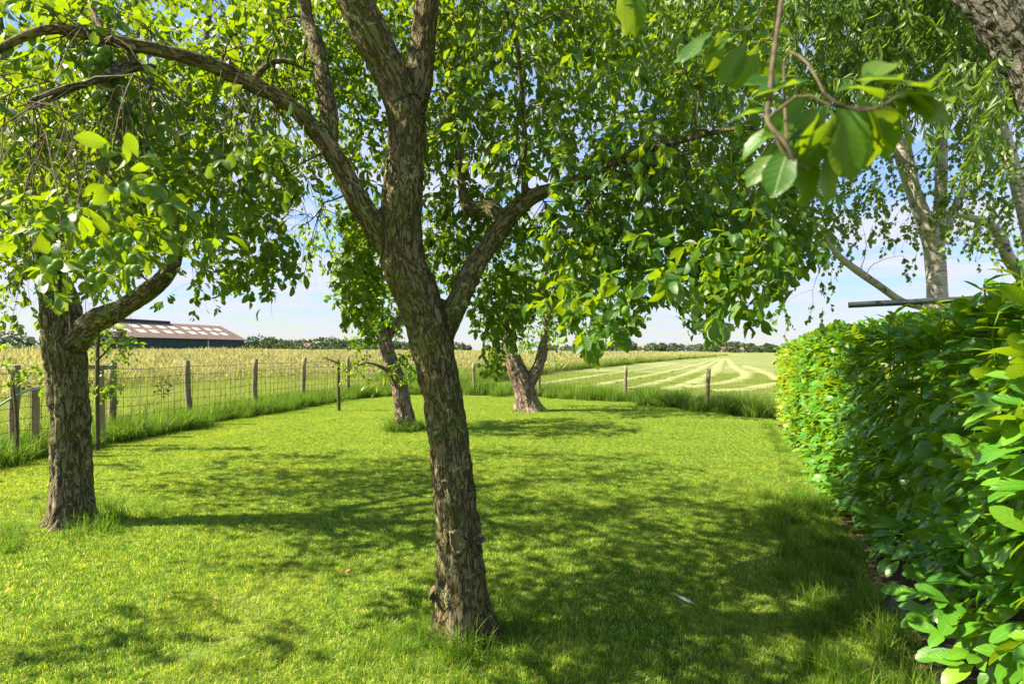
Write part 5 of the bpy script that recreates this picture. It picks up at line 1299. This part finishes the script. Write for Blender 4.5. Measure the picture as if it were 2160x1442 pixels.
# ------------------------------------------------------------------ small things on the ground
def blob(c, r, seed, mat, name, label, cat, group=None):
    bm = bmesh.new(); bmesh.ops.create_icosphere(bm, subdivisions=3, radius=1.0); V = np.array([v.co[:] for v in bm.verts])
    k = .7 + .6 * fbm(V * 1.3 + seed * 7.1, 3) + .12 * fbm(V * 5 + seed, 2)
    for v, q_, kk_ in zip(bm.verts, V, k): v.co = Vector(q_ * kk_ * np.array(r))
    me = bpy.data.meshes.new(name); bm.to_mesh(me); bm.free(); me.materials.append(mat); me.shade_smooth()
    tag(put(name, me, None, Matrix.Translation(c) @ Matrix.Rotation(seed * 1.3, 4, 'Z')), label, cat, group)
blob(ground(1905, 1300) + (0, 0, .02), (.10, .07, .055), 1, M['stone'], 'stone', 'grey mossy stone half buried at the lawn edge by the hedge', 'stone', 'stones in the soil under the hedge')
blob(ground(1965, 1395) + (0, 0, .02), (.06, .05, .04), 2, M['stone'], 'stone', 'smaller grey stone below the near end of the hedge', 'stone', 'stones in the soil under the hedge')
blob(ground(1930, 1345) + (0, 0, .015), (.035, .03, .022), 3, M['stone'], 'stone', 'pebble lying between the two grey stones under the hedge', 'stone', 'stones in the soil under the hedge')
def dead_leaf(px, py, s_, label, lift=.035, g='fallen dry leaves'):
    q = ground(px, py); V, Q, T, U = leaf_proto([(.15, .2), (.45, .33), (.75, .25)], .45, .5, .3, .1)
    me = mesh_np('fallen_leaf', V, [Q, T], M['dead_leaf'])
    tag(put('fallen_leaf', me, None, Matrix.Translation((q[0], q[1], lift)) @ Matrix.Rotation(px * .7, 4, 'Z') @ Matrix.Rotation(.4, 4, 'X') @ Matrix.Diagonal((s_ * .65, s_ * .65, s_ * .65, 1))), label, 'fallen leaf', g)
dead_leaf(1135, 1020, .09, 'dry brown leaf on the lawn right of the middle trunk')
dead_leaf(1672, 1022, .09, 'orange-brown leaf lying at the hedge foot in the sunny strip')
dead_leaf(1652, 975, .08, 'pale dry leaf at the hedge foot farthest from the camera')
dead_leaf(740, 1212, .07, 'small dry leaf on the lawn left of the middle trunk')
dead_leaf(515, 1132, .05, 'tiny dry leaf at the lower edge of the big shadow')
dead_leaf(460, 1275, .05, 'tiny dry leaf in the sunny lower left of the lawn')
dead_leaf(1845, 1185, .09, 'reddish dead leaf on the soil under the hedge', .08)
dead_leaf(1935, 1215, .10, 'rusty dead leaf deeper under the hedge', .08)
dead_leaf(1990, 1380, .09, 'brown dead leaf beside the stones at the near hedge foot', .08)
fq = ground(1465, 1290)
V = [(-.0, 0, 0), (0, .10, .008), (-.011, .03, .004), (-.013, .07, .006), (.010, .03, .004), (.012, .07, .006), (-.004, .105, .005)]
fe = empty('feather', (fq[0], fq[1], .03)); tag(fe, 'small grey feather lying on the shaded lawn', 'feather')
FM = Matrix.Translation((fq[0], fq[1], .04)) @ Matrix.Rotation(.55, 4, 'Z') @ Matrix.Diagonal((1.3, 1.3, 1.3, 1))
put('vane', mesh('vane', V, [(0, 4, 5, 1), (0, 1, 3, 2), (1, 6, 3)], M['feather']), fe, FM)
put('shaft', cyl_between((0, -.02, .002), (0, .10, .010), .0012, M['feather'], 'shaft', 4), fe, FM)
